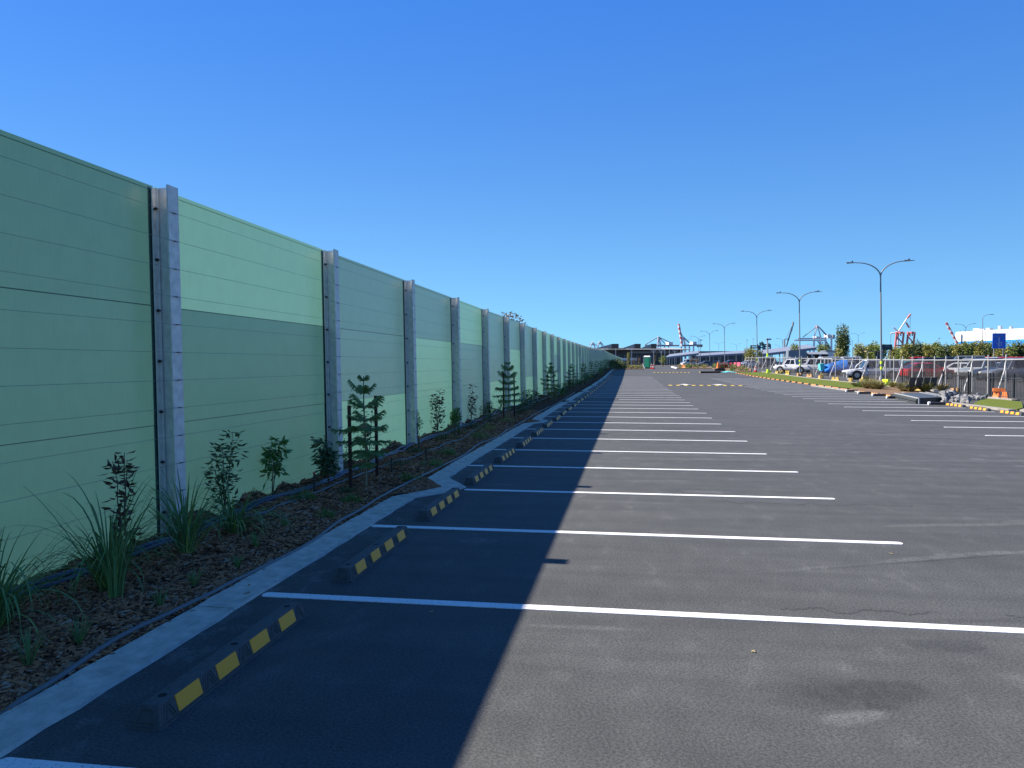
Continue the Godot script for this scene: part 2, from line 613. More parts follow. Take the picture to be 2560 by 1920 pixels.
func make_ground() -> void:
	var far := [-60.0, 0.0, 48.0, 60.0, 75.0, 90.0, 105.0, 120.0, 140.0, 170.0, 220.0, 400.0, 1000.0, 2500.0, 5000.0]
	ground(sheet([-3000.0, -400.0, -60.0, -4.0, 20.0, 26.0, 200.0, 900.0, 4000.0], far, -0.06), "ground", M.soil)
	var b := sheet([-2.95, 6.0, 14.0, 20.0, 21.5, 23.0, 24.5, 26.0, 60.0, 140.0], span(-8, 60, 3.4) + span(65, 220, 5) + [260.0, 300.0], 0.0)
	uvs(b)
	var lot := ground(b, "asphalt", M.asphalt)
	# painted bay lines, 0.1 m wide, rounded ends
	var tips := PackedVector2Array()
	for k in range(-1, 36):
		var d := 5.228 + 2.4 * k
		var x0 := -2.64
		if (k - 2) % 5 == 0:
			x0 = -2.18
		if k == 13:
			x0 = -0.5
		line(lot, x0, 2.53 + (0.06 if k % 3 == 0 else 0.0), d)
	for k in range(-2, 25):
		line(lot, 8.24, 12.6 + clampf(0.04 * (24.26 + 2.4 * k - 30), 0, 1.0), 24.26 + 2.4 * k)
	line(lot, 9.0, 13.5, 124.0)
	# direction arrows beside the first road hump
	for x in [4.3, 6.9]:
		var a := Mb.new()
		for q in [[-0.14, -1.1, 0.14, 0.5], [-0.6, 0.5, 0.6, 0.5]]:
			if q[1] < 0:
				a.quad(at(x + q[0], 61.6 + q[1], 0.005), at(x + q[2], 61.6 + q[1], 0.005), at(x + q[2], 61.6 + q[3], 0.005), at(x + q[0], 61.6 + q[3], 0.005))
			else:
				a.tri(at(x - 0.55, 62.1, 0.005), at(x + 0.55, 62.1, 0.005), at(x, 63.4, 0.005))
		put(a, "painted_arrow", M.white_paint, lot)
	make_kerb()
	# fallen leaves and bits of bark on the asphalt
	var spots := [[-1.33, 5.03], [0.72, 4.62], [2.3, 7.2]]
	for i in spots.size():
		var l := Mb.new()
		var u := Vector3(cos(i * 2.1), 0, sin(i * 2.1))
		l.leaf(Vector3(-u.x * 0.02, 0.006, -u.z * 0.02), u, u.cross(Vector3.UP), 0.045, 0.022)
		l.leaf(Vector3(0, 0.009, 0), u.rotated(Vector3.UP, 0.9), u, 0.03, 0.016)
		var o := put(l, "fallen_leaf", M.pale_leaf)
		o.position = at(spots[i][0], spots[i][1])
		tag(o, ["small dry leaf on the shaded asphalt between white line and wheel stop", "tiny dry leaf on sunlit asphalt, in front of the nearest full white line", "tiny dry leaf on sunlit asphalt beyond the nearest full white line"][i], "leaf", "dry leaves scattered on the asphalt")


func line(lot: Node, x0: float, x1: float, d: float) -> void:
	var b := Mb.new()
	var pts := []
	var r := 0.05
	for k in 7:
		var t := PI / 2 + PI * k / 6.0
		pts.append(Vector2(x0 + r * 0.6 + cos(t) * r * 0.6, d + sin(t) * r))
	for k in 7:
		var t := -PI / 2 + PI * k / 6.0
		pts.append(Vector2(x1 - r * 0.6 + cos(t) * r * 0.6, d + sin(t) * r))
	var c := at((x0 + x1) / 2, d, 0.005)
	for i in pts.size():
		var p: Vector2 = pts[i]
		var q: Vector2 = pts[(i + 1) % pts.size()]
		b.tri(c, at(p.x, p.y, 0.005), at(q.x, q.y, 0.005))
		b.quad(at(p.x, p.y, -0.001), at(q.x, q.y, -0.001), at(q.x, q.y, 0.005), at(p.x, p.y, 0.005))
	put(b, "painted_line", M.white_paint, lot)


# the flush concrete edge: straight runs with a pointed tooth at every fifth bay line
func kerb_edges() -> Array:
	var front := [Vector2(-2.66, -3.0), Vector2(-2.66, 2.7)]
	var back := [Vector2(-2.94, -3.0), Vector2(-2.94, 2.7)]
	var t := 10.2
	var d := 2.7
	while t < 134:
		while d + 2.2 < t - 0.9:
			d += 2.15
			front.append(Vector2(-2.66, d)); back.append(Vector2(-2.94, d))
		front += [Vector2(-2.655, t - 0.9), Vector2(-2.32, t - 0.42), Vector2(-2.2, t), Vector2(-2.63, t + 0.78)]
		back += [Vector2(-2.93, t - 0.95), Vector2(-2.78, t - 0.66), Vector2(-2.50, t - 0.12), Vector2(-2.91, t + 0.68)]
		d = t + 0.78
		t += 12.0
	return [front, back]


func make_kerb() -> void:
	var k := Node3D.new()
	k.name = "kerb"
	add_child(k)
	k.set_meta("kind", "structure")
	var e := kerb_edges()
	var f := noise(40, 0.9, 3)
	for i in e[0].size() - 1:
		var b := Mb.new()
		var n := 10 if e[0][i].y < 20 else 2
		var pf := []
		var pb := []
		for j in n + 1:
			var t := lerpf(0.0015, 0.9985, float(j) / n)
			var p: Vector2 = e[0][i].lerp(e[0][i + 1], t)
			var q: Vector2 = e[1][i].lerp(e[1][i + 1], t)
			pf.append(p + Vector2(f.get_noise_2d(p.y * 3.0, 1.0) * 0.02, 0))
			pb.append(q + Vector2(f.get_noise_2d(q.y * 3.0, 5.0) * 0.012, 0))
		for j in n:
			var a := at(pf[j].x, pf[j].y, 0.018)
			var z := at(pf[j + 1].x, pf[j + 1].y, 0.018)
			var y := at(pb[j + 1].x, pb[j + 1].y, 0.022)
			var x := at(pb[j].x, pb[j].y, 0.022)
			b.quad(x, a, z, y)
			var down := Vector3(0.012, -0.016, 0)
			b.quad(a, a + down, z + down, z)
			b.quad(x + Vector3(-0.004, -0.08, 0), x, y, y + Vector3(-0.004, -0.08, 0))
		put(b, "kerb_segment", M.concrete, k)


# ---------------------------------------------------------------- the green wall

func make_wall() -> void:
	var wall := thing("acoustic_wall", "long tall wall of translucent green sheets between galvanised steel posts", "wall", Vector3(-4.14, 0, 0))
	# bay -1 is the first one left of the nearest post; p pale, g green, s slate; from the top
	var known := ["ggg", "ggg", "pgg", "ssp", "spp", "pss", "ssp", "spp", "ssp", "ppp", "ppp", "psp", "ppp", "pps", "ppp"]
	var kinds := {"p": M.sheet_pale, "g": M.sheet_green, "s": M.sheet_slate}
	var pts := []
	var d := 2.6 - 4.02 * 2
	var x := 0.0
	var h := 3.335
	while d < 192:
		pts.append([x, d, h])
		d += 4.02
		if d > 126:
			x += 0.028 * (d - 126) / 10.0 + 0.05
			h = maxf(2.15, h - 0.075)
	# one post, shared by all
	var st := Mb.new()
	var hh := 3.33
	for e in [[-0.0075, 0.165, 0.015], [-0.2125, 0.19, 0.015]]:
		st.box(Vector3(e[0], hh / 2 - 0.05, 0), Vector3(e[2], hh + 0.1, e[1]))
	st.box(Vector3(-0.11, hh / 2 - 0.055, -0.004), Vector3(0.19, hh + 0.09, 0.011))
	var beam := st.mesh()
	st = Mb.new()
	st.box(Vector3(-0.170, hh / 2 - 0.05, 0.043), Vector3(0.012, hh + 0.06, 0.055))
	st.box(Vector3(-0.157, hh / 2 - 0.05, 0.018), Vector3(0.032, hh + 0.06, 0.008))
	var angle := st.mesh()
	st = Mb.new()
	st.tube(PackedVector3Array([Vector3(-0.165, 0, 0.05), Vector3(-0.128, 0, 0.05)]), 0.009, 0.009, 6)
	st.tube(PackedVector3Array([Vector3(-0.156, 0, 0.05), Vector3(-0.144, 0, 0.05)]), 0.015, 0.015, 6)
	var bolt := st.mesh()
	st = Mb.new()
	st.tube(PackedVector3Array([Vector3(-0.02, 0, 0.0), Vector3(0.014, 0, 0.0)]), 0.006, 0.006, 6)
	st.tube(PackedVector3Array([Vector3(0.012, 0, -0.045), Vector3(0.012, 0, 0.045)]), 0.003, 0.003, 5)
	var eye := st.mesh()
	for i in pts.size():
		var q = pts[i]
		var post := put(beam, "post", M.galv, wall)
		post.position = Vector3(q[0], gh(-4.1, q[1]), -q[1])
		post.rotation.z = LEAN
		if q[2] < 3.3:
			post.scale.y = q[2] / 3.36
		if q[1] < 46 and q[1] > 0:
			put(angle, "clamp_angle", M.galv, post)
		if q[1] < 30 and q[1] > 0:
			for k in 7:
				put(bolt, "bolt", M.dark_steel, post).position.y = 3.12 - 0.47 * k
		if q[1] < 20 and q[1] > 0:
			for k in 12:
				put(eye, "wire_eye", M.dark_steel, post).position.y = 3.08 - 0.258 * k
	# sheets: three to a bay, 12 mm, held in the channel of the posts
	for i in pts.size() - 1:
		var a = pts[i]
		var z = pts[i + 1]
		var up: Vector3 = Vector3(-LEAN, 1, 0)
		var cols: String
		var bay := i - 2
		if bay < 0:
			cols = "ggg"
		elif bay < known.size() - 1:
			cols = known[bay + 1]
		else:
			cols = "".join([["p", "p", "s"][rng.randi() % 3], ["p", "s", "p"][rng.randi() % 3], ["p", "p", "s", "g"][rng.randi() % 4]])
		for k in 3:
			var lo: float = a[2] / 3.0 * (2 - k) - (0.004 if k < 2 else 0.0)
			var hi: float = a[2] / 3.0 * (3 - k)
			var b := Mb.new()
			var o := Vector3(-0.195 + 0.0015 * k, 0, 0)
			var p0 := Vector3(a[0], gh(-4.4, a[1]) - (0.2 if k == 2 else 0.0), -a[1] - 0.012) + o
			var p1 := Vector3(z[0], gh(-4.4, z[1]) - (0.2 if k == 2 else 0.0), -z[1] + 0.012) + o
			var hi2: float = hi + (0.2 if k == 2 else 0.0)
			b.quad(p0 + up * lo, p1 + up * lo, p1 + up * hi2, p0 + up * hi2)
			put(b, "panel", kinds[cols[k]], wall)
		for e in [[a[2] - 0.04, 0.004, "edge_lip", 0], [a[2] / 3.0 * 2.0, 0.0045, "joint_strip", 1], [a[2] / 3.0, 0.0045, "joint_strip", 2]]:
			if a[1] > 60 and e[3]:
				continue
			var c := Mb.new()
			var t0: Vector3 = Vector3(a[0] - 0.190, gh(-4.4, a[1]), -a[1] - 0.012) + up * e[0]
			var t1: Vector3 = Vector3(z[0] - 0.190, gh(-4.4, z[1]), -z[1] + 0.012) + up * e[0]
			c.bar(t0, t1, 0.006, e[1])
			put(c, e[2], kinds[cols[e[3]]], wall)
	# strained wires for creepers, in front of the sheets
	var rest := Mb.new()
	for i in range(1, 17):
		var a = pts[i]
		var z = pts[i + 1]
		for k in 12:
			var y := 3.08 - 0.258 * k
			var b := rest if i > 7 else Mb.new()
			b.tube(PackedVector3Array([Vector3(a[0] + 0.012 - LEAN * y, gh(-4.1, a[1]) + y, -a[1]), Vector3(z[0] + 0.012 - LEAN * y, gh(-4.1, z[1]) + y, -z[1])]), 0.0016, 0.0016, 4, false)
			if i <= 7:
				put(b, "wire", M.wire, wall)
	put(rest, "wire", M.wire, wall).set_meta("kind", "stuff")


# ---------------------------------------------------------------- mulch bed

var bed_noise := FastNoiseLite.new()

func bed(x: float, d: float) -> float:
	var w := clampf((-2.94 - x) / 0.35, 0, 1)
	var n := bed_noise.get_noise_2d(x * 3.0, d * 2.0) * 0.05 + bed_noise.get_noise_2d(x * 11.0, d * 11.0) * 0.018
	var bank := 0.14 * smoothstep(-4.15, -4.42, x) * (0.6 + 1.4 * bed_noise.get_noise_2d(d * 2.3, 50.0))
	return gh(x, d) + lerpf(0.006, 0.075 + n + bank, w)


func make_bed() -> void:
	bed_noise = noise(61, 0.35, 3)
	var b := Mb.new()
	for part in [[-3.0, 15.0, 0.085], [15.0, 40.0, 0.4], [40.0, 192.0, 2.0]]:
		var ds := span(part[0], part[1], part[2])
		var xs := span(-4.5, -2.5, 0.085 if part[2] < 0.1 else 0.2)
		for i in xs.size() - 1:
			for j in ds.size() - 1:
				if xs[i + 1] > -2.9 and not tooth(xs[i + 1], ds[j]):
					continue
				var p := []
				for e in [[i, j], [i + 1, j], [i + 1, j + 1], [i, j + 1]]:
					p.append(Vector3(xs[e[0]], bed(xs[e[0]], ds[e[1]]), -ds[e[1]]))
				b.quad(p[0], p[1], p[2], p[3])
	ground(b, "garden_bed", M.mulch)
	# wood chips: thin split slivers, thick on the ground near the eye
	for e in [["chip_a", 26000], ["chip_b", 20000], ["chip_c", 5000]]:
		var c := Mb.new()
		c.hull8([Vector3(-0.022, -0.003, 0.006), Vector3(0.017, -0.003, 0.007), Vector3(0.024, -0.003, -0.004), Vector3(-0.015, -0.003, -0.007), Vector3(-0.020, 0.003, 0.004), Vector3(0.016, 0.0035, 0.005), Vector3(0.021, 0.003, -0.003), Vector3(-0.014, 0.002, -0.006)])
		var mm := MultiMesh.new()
		mm.transform_format = MultiMesh.TRANSFORM_3D
		mm.mesh = c.mesh()
		mm.instance_count = e[1]
		for i in e[1]:
			var d := 2.2 + pow(rng.randf(), 2.2) * 24.0
			var x := rr(-4.42, -2.93)
			if x > -2.97 and rng.randf() < 0.5:
				x -= 0.1
			if i % 26 == 0:        # the mulch fills the tooth of the kerb
				d = 10.2 + rr(-0.7, 0.5) + (12.0 if i % 3 == 0 else 0.0)
				x = rr(-2.95, -2.5)
				while not tooth(x - 0.03, d):
					d = 10.2 + rr(-0.7, 0.5)
					x = rr(-2.95, -2.5)
			elif i % 300 == 0:      # and a few chips have strayed over the kerb
				x = -2.94 + absf(rng.randfn(0.0, 0.08))
			var s := rr(0.5, 1.5) * (1.0 + d * 0.02)
			var t := Basis(Vector3.UP, rr(0, TAU)) * Basis(Vector3.RIGHT, rr(-0.5, 0.5)) * Basis(Vector3.BACK, rr(-0.35, 0.35))
			mm.set_instance_transform(i, Transform3D(t.scaled(Vector3(s * rr(0.6, 1.5), s, s * rr(0.6, 1.4))), Vector3(x, bed(x, d) + rr(0.0, 0.012), -d)))
		var o := MultiMeshInstance3D.new()
		o.name = called(self, "mulch_chips")
		o.multimesh = mm
		o.material_override = M[e[0]]
		add_child(o, true)
		o.set_meta("kind", "stuff")
		o.set_meta("label", {"chip_a": "brown wood chips covering the garden bed", "chip_b": "dark wood chips covering the garden bed", "chip_c": "pale split wood chips strewn over the garden bed"}[e[0]])
		o.set_meta("category", "mulch")
	# irrigation pipes lying on the mulch
	var runs := [
		["irrigation_pipe", "grey-black irrigation pipe wandering along the mulch right beside the concrete kerb", 0.017, "hose", [[-3.02, 1.6], [-2.97, 3.2], [-3.02, 4.0], [-3.02, 4.4], [-2.98, 5.2], [-2.93, 6.6], [-2.99, 7.55], [-3.03, 9.0], [-3.02, 10.35], [-2.98, 11.8], [-2.98, 13.35], [-3.03, 15.5], [-2.98, 16.4], [-3.0, 19.5], [-3.05, 26.0], [-3.0, 32.5], [-3.1, 44.0]]],
		["irrigation_pipe", "grey irrigation pipe snaking along the middle of the mulch bed", 0.014, "hose", [[-3.88, 7.25], [-3.83, 8.0], [-3.81, 10.1], [-3.78, 11.3], [-3.74, 12.2], [-3.63, 13.65], [-3.58, 15.05], [-3.5, 15.9], [-3.61, 17.1], [-3.75, 18.7], [-3.87, 20.5], [-3.96, 22.05], [-3.82, 26.6], [-3.9, 34.0], [-3.7, 42.0]]],
		["conduit_pipe", "dark blue conduit on the mulch nearest the wall, the upper of a pair", 0.024, "conduit", [[-4.2, 2.0], [-4.18, 4.65], [-4.17, 5.35], [-4.14, 6.25], [-4.18, 7.9], [-4.13, 10.3], [-4.15, 12.4], [-4.25, 15.3], [-4.18, 17.3], [-4.25, 26.3], [-4.2, 36.0]]],
		["conduit_pipe", "dark blue conduit on the mulch nearest the wall, the lower of a pair", 0.020, "conduit", [[-4.12, 2.0], [-4.10, 4.6], [-4.10, 5.4], [-4.07, 6.25], [-4.11, 7.9], [-4.07, 10.3], [-4.10, 12.4], [-4.19, 15.3], [-4.13, 17.3], [-4.19, 26.3]]]]
	for r in runs:
		var c := Curve3D.new()
		for q in r[4]:
			c.add_point(Vector3(q[0], 0, -q[1]))
		for i in range(1, c.point_count - 1):
			var t := (c.get_point_position(i + 1) - c.get_point_position(i - 1)) / 6.0
			c.set_point_in(i, -t); c.set_point_out(i, t)
		var pts := PackedVector3Array()
		var l := c.get_baked_length()
		var n := int(l / 0.16)
		for i in n + 1:
			var p := c.sample_baked(l * i / n)
			p.x += bed_noise.get_noise_2d(p.z * 1.3, r[2] * 900.0) * 0.03
			p.y = maxf(bed(p.x, -p.z), bed(p.x, -p.z - 0.1)) + r[2] * 0.9 - (0.02 if r[2] < 0.02 and bed_noise.get_noise_2d(p.z * 2.0, 9.0) > 0.35 else 0.0)
			pts.append(p)
		var b2 := Mb.new()
		b2.tube(pts, r[2], r[2], 8)
		tag(put(b2, r[0], M[r[3]]), r[1], "pipe")
	# sprinkler risers with red caps
	var spots := [[-3.93, 14.05], [-3.8, 16.5], [-3.66, 19.2], [-3.5, 11.0], [-3.9, 9.1], [-3.4, 12.6], [-3.9, 23.5]]
	for i in spots.size():
		var o := thing("sprinkler_riser", "black sprinkler riser with a red cap, %s from the camera in the mulch bed" % ORD[[3, 4, 5, 1, 0, 2, 6][i]], "sprinkler", Vector3(spots[i][0], bed(spots[i][0], spots[i][1]) - 0.03, -spots[i][1]), 0, "sprinkler risers in the mulch bed")
		var s := Mb.new()
		s.tube(PackedVector3Array([Vector3.ZERO, Vector3(0.004, 0.15, 0), Vector3(0, 0.27, 0)]), 0.013, 0.011, 7)
		put(s, "pipe", M.black_paint, o)
		s = Mb.new()
		s.tube(PackedVector3Array([Vector3(0, 0.265, 0), Vector3(0, 0.285, 0)]), 0.014, 0.012, 7)
		put(s, "cap", M.red_plastic, o)


func tooth(x: float, d: float) -> bool:
	var t := fposmod(d - 10.2 + 1.2, 12.0) - 1.2
	if t < -0.6 or t > 0.5 or d < 5:
		return false
	return x < (lerpf(-2.86, -2.56, (t + 0.6) / 0.5) if t < -0.1 else lerpf(-2.56, -2.9, (t + 0.1) / 0.7))


# ---------------------------------------------------------------- wheel stops

func make_stop(base: String, label: String, group: String) -> Node3D:
	var o := thing(base, label, "wheel stop", Vector3.ZERO, 0, group)
	# lies along z; its face looks to +x
	var L := 0.815
	var b := Mb.new()
	b.hull8([Vector3(-0.085, 0, L + 0.012), Vector3(0.085, 0, L + 0.012), Vector3(0.085, 0, -L - 0.012), Vector3(-0.085, 0, -L - 0.012), Vector3(-0.083, 0.011, L + 0.01), Vector3(0.083, 0.011, L + 0.01), Vector3(0.083, 0.011, -L - 0.01), Vector3(-0.083, 0.011, -L - 0.01)])
	b.hull8([Vector3(-0.074, 0.011, L), Vector3(0.074, 0.011, L), Vector3(0.074, 0.011, -L), Vector3(-0.074, 0.011, -L), Vector3(-0.047, 0.095, L - 0.03), Vector3(0.047, 0.095, L - 0.03), Vector3(0.047, 0.095, -L + 0.03), Vector3(-0.047, 0.095, -L + 0.03)])
	b.hull8([Vector3(-0.047, 0.095, L - 0.03), Vector3(0.047, 0.095, L - 0.03), Vector3(0.047, 0.095, -L + 0.03), Vector3(-0.047, 0.095, -L + 0.03), Vector3(-0.041, 0.1, L - 0.035), Vector3(0.041, 0.1, L - 0.035), Vector3(0.041, 0.1, -L + 0.035), Vector3(-0.041, 0.1, -L + 0.035)])
	put(b, "body", M.rubber, o)
	# a point on the sloping face: t up (0..1), z along, k proud of it
	var f := func(t: float, z: float, k: float) -> Vector3: return Vector3(lerpf(0.074, 0.047, t) + k * 0.95, lerpf(0.011, 0.095, t) + k * 0.3, z)
	var centres := [-0.555, -0.185, 0.185, 0.555]
	for c in centres:
		b = Mb.new()
		var w := 0.104
		var p := []
		for k in [0.0, 0.003]:
			p.append([f.call(0.07, c + w, k), f.call(0.07, c - w, k), f.call(0.97, c - w, k), f.call(0.97, c + w, k)])
		b.quad(p[1][0], p[1][1], p[1][2], p[1][3])
		for i in 4:
			b.quad(p[0][i], p[0][(i + 1) % 4], p[1][(i + 1) % 4], p[1][i])
		put(b, "reflector", M.yellow_reflector, o)
	# raised slanting ribs between the reflectors
	for c in [-0.725, -0.37, 0.0, 0.37, 0.725]:
		b = Mb.new()
		var n := 6 if absf(c) < 0.6 else 4
		for i in n:
			var z: float = c + (i - (n - 1) / 2.0) * 0.0205
			var s := 0.018 * signf(i - (n - 1) / 2.0 + 0.01)
			var k := 0.0045
			b.quad(f.call(0.12, z + s + 0.0045, k), f.call(0.12, z + s - 0.0045, k), f.call(0.9, z - s - 0.0045, k), f.call(0.9, z - s + 0.0045, k))
			b.quad(f.call(0.12, z + s + 0.007, 0.0), f.call(0.12, z + s + 0.0045, k), f.call(0.9, z - s + 0.0045, k), f.call(0.9, z - s + 0.007, 0.0))
			b.quad(f.call(0.12, z + s - 0.0045, k), f.call(0.12, z + s - 0.007, 0.0), f.call(0.9, z - s - 0.007, 0.0), f.call(0.9, z - s - 0.0045, k))
			b.tri(f.call(0.9, z - s + 0.007, 0.0), f.call(0.9, z - s + 0.0045, k), f.call(0.9, z - s - 0.0045, k))
		put(b, "ribbed_face", M.rubber, o)
	for z in [-0.68, 0.0, 0.68]:
		b = Mb.new()
		for k in 12:
			b.tri(Vector3(0, 0.1012, z), Vector3(0.021 * cos(TAU * k / 12), 0.1012, z - 0.021 * sin(TAU * k / 12)), Vector3(0.021 * cos(TAU * (k + 1) / 12), 0.1012, z - 0.021 * sin(TAU * (k + 1) / 12)))
		put(b, "bolt_hole", M.hole, o)
	for s in [-1.0, 1.0]:
		b = Mb.new()
		var e := func(t: float, x: float, k: float) -> Vector3: return Vector3(x, lerpf(0.011, 0.095, t), s * (lerpf(L, L - 0.03, t) + k))
		for q in [[0.15, -0.045, 0.045, 0.06], [0.8, -0.03, 0.03, 0.03]]:
			b.bar(e.call(q[0], q[1], 0.001), e.call(q[0], q[2], 0.001), 0.006)
		b.bar(e.call(0.15, -0.045, 0.001), e.call(0.8, -0.03, 0.001), 0.006)
		b.bar(e.call(0.15, 0.045, 0.001), e.call(0.8, 0.03, 0.001), 0.006)
		put(b, "end_frame", M.rubber, o)
	return o


func make_stops() -> void:
	var g := "black and yellow wheel stops along the left kerb"
	var first := make_stop("wheel_stop", "black rubber wheel stop with four yellow patches, nearest the camera", g)
	first.position = at(-2.205, 4.02)
	first.rotation.y = 0.004
	for k in range(1, 51):
		var d := 4.02 + 2.4 * k + rr(-0.03, 0.03)
		var c := copy(first, "wheel_stop", "black and yellow wheel stop, %s from the camera in the row along the left kerb" % ORD[k], at(-2.195 + rr(-0.015, 0.015), d))
		c.rotation.y = rr(-0.012, 0.012)
	g = "black and yellow wheel stops along the right kerb"
	for k in 35:
		var d := 27.86 + 2.4 * k
		if k in [3]:
			continue
		var c := copy(first, "wheel_stop", "black and yellow wheel stop, %s from the camera in the row along the right kerb" % ORD[k if k < 3 else k - 1], at(12.6 + clampf(0.045 * (d - 30), 0, 1.3), d))
		c.rotation.y = PI + rr(-0.02, 0.02)
		c.set_meta("group", g)
	# two segmented road humps
	for e in [[59.4, 2.9, 8.6, "yellow and black segmented road hump, the nearer of the two across the aisle"], [107.0, 3.2, 8.3, "yellow and black segmented road hump, the farther of the two across the aisle"]]:
		var o := thing("road_hump", e[3], "speed hump", at(5.7, e[0]), 0, "road humps across the aisle")
		var n := 20
		for i in n:
			var x0: float = lerpf(e[1], e[2], float(i) / n) - 5.7
			var x1: float = lerpf(e[1], e[2], float(i + 1) / n) - 5.71
			var b := Mb.new()
			b.hull8([Vector3(x0, 0, 0.17), Vector3(x1, 0, 0.17), Vector3(x1, 0, -0.17), Vector3(x0, 0, -0.17), Vector3(x0, 0.055, 0.07), Vector3(x1, 0.055, 0.07), Vector3(x1, 0.055, -0.07), Vector3(x0, 0.055, -0.07)])
			put(b, "hump_segment", M.yellow_plastic if i % 2 == 0 else M.rubber, o)


# ---------------------------------------------------------------- planting

func strap_clump(label: String, x: float, d: float, h: float, n: int, reach: float, seed_: int, group := "") -> void:
	rng.seed = seed_
	var o := thing("strap_grass", label, "grass clump", Vector3(x, bed(x, d) - 0.02, -d), 0, group)
	for e in [["strap_leaf", n, 1.0], ["strap_leaf_pale", n / 6, 0.85], ["dry_leaf", n / 12, 0.9]]:
		var b := Mb.new()
		for i in int(e[1]):
			var t := rr(0, TAU)
			var out := Vector3(cos(t), 0, sin(t))
			var l: float = h * rr(0.65, 1.35) * e[2]
			var lean := rr(0.06, 0.5) * reach
			var droop := rr(0.3, 2.2) * reach
			var pts := PackedVector3Array()
			var p := out * rr(0.0, 0.06)
			var a := lean
			var kink := rr(0.45, 0.8) if rng.randf() < 0.16 else 2.0
			for k in 9:
				pts.append(p)
				var s := l / 8.0
				a += droop / 8.0 * (0.25 + k * 0.25)
				if k / 8.0 > kink:
					a = maxf(a, 2.3)
				p += (out * sin(a) + Vector3.UP * cos(a)) * s
				if p.y < -0.0:
					p.y = 0.0
			b.blade(pts, rr(0.009, 0.016))
		put(b, "blades", M[e[0]], o)


func shrub(base: String, label: String, x: float, d: float, h: float, w: float, leafkey: String, n: int, l: float, seed_: int, group := "", droop := 0.0) -> void:
	rng.seed = seed_
	var o := thing(base, label, "shrub", Vector3(x, bed(x, d) - 0.02, -d), 0, group)
	var st := Mb.new()
	var lf := Mb.new()
	var stems := 2 + rng.randi() % 2
	for s in stems:
		var t := rr(0, TAU)
		var out := Vector3(cos(t), 0, sin(t)) * w * rr(0.15, 0.7)
		var pts := PackedVector3Array()
		var hh := h * (1.0 if s == 0 else rr(0.6, 0.95))
		for k in 7:
			var u := k / 6.0
			pts.append(Vector3(rr(-0.012, 0.012), 0, rr(-0.012, 0.012)) * (1.0 if k else 0.0) + out * pow(u, 1.4) + Vector3.UP * hh * u)
		st.tube(pts, 0.007 + h * 0.002, 0.0025, 5)
		for i in n / stems:
			var u := pow(rr(0.04, 1.0), 0.75) if droop == 0.0 else 1.0 - pow(rng.randf(), 1.6) * 0.55
			var q := u * 6.0
			var p := pts[int(minf(q, 5))].lerp(pts[int(minf(q, 5)) + 1], q - int(minf(q, 5)))
			var a := rr(0, TAU)
			var dir := Vector3(cos(a), rr(-0.3, 0.9) - droop, sin(a)).normalized()
			var tw := rr(0.0, 1.0) * w * (1.0 - u * 0.55) * 0.75
			if tw > 0.05 and i % 3 == 0:
				st.tube(PackedVector3Array([p, p + dir * tw * 0.5 + Vector3.UP * 0.01, p + dir * tw]), 0.003, 0.0015, 4, false)
			p += dir * tw
			var d2 := (dir + Vector3(rr(-1, 1), rr(-0.8, 0.5) - droop * 0.6, rr(-1, 1)) * 0.7).normalized()
			lf.leaf(p, d2, d2.cross(Vector3(rr(-1, 1), 1, rr(-1, 1))).normalized(), l * rr(0.6, 1.25), l * rr(0.32, 0.5))
	put(st, "stem", M.stem, o)
	put(lf, "foliage", M[leafkey], o)


func low_plant(label: String, x: float, d: float, r: float, h: float, leafkey: String, seed_: int, n := 220, group := "") -> void:
	rng.seed = seed_
	var o := thing("ground_cover_plant", label, "plant", Vector3(x, bed(x, d) - 0.01, -d), 0, group)
	var b := Mb.new()
	for i in n:
		var t := rr(0, TAU)
		var u := sqrt(rng.randf())
		var out := Vector3(cos(t), 0, sin(t))
		var p := out * r * u * 0.85 * (0.7 + 0.5 * sin(t * 3.0 + seed_)) + Vector3.UP * rr(0.0, h * (1.0 - u * 0.75))
		var dir := (out * rr(0.2, 1.0) + Vector3.UP * rr(0.3, 1.2)).normalized()
		b.leaf(p, dir, dir.cross(Vector3(rr(-1, 1), rr(-1, 1), rr(-1, 1))).normalized(), rr(0.03, 0.07), rr(0.006, 0.012))
	put(b, "foliage", M[leafkey], o)


func tuft(label: String, x: float, d: float, h: float, seed_: int) -> void:
	rng.seed = seed_
	var o := thing("grass_seedling", label, "grass", Vector3(x, bed(x, d) - 0.01, -d), 0, "young grass tufts in the mulch")
	var b := Mb.new()
	for i in 26:
		var t := rr(0, TAU)
		var out := Vector3(cos(t), 0, sin(t))
		var pts := PackedVector3Array()
		var a := rr(0.05, 0.4)
		var p := out * rr(0, 0.015)
		for k in 5:
			pts.append(p)
			a += rr(0.02, 0.16)
			p += (out * sin(a) + Vector3.UP * cos(a)) * h * rr(0.18, 0.28)
		b.blade(pts, 0.006)
	put(b, "blades", M.strap_leaf, o)


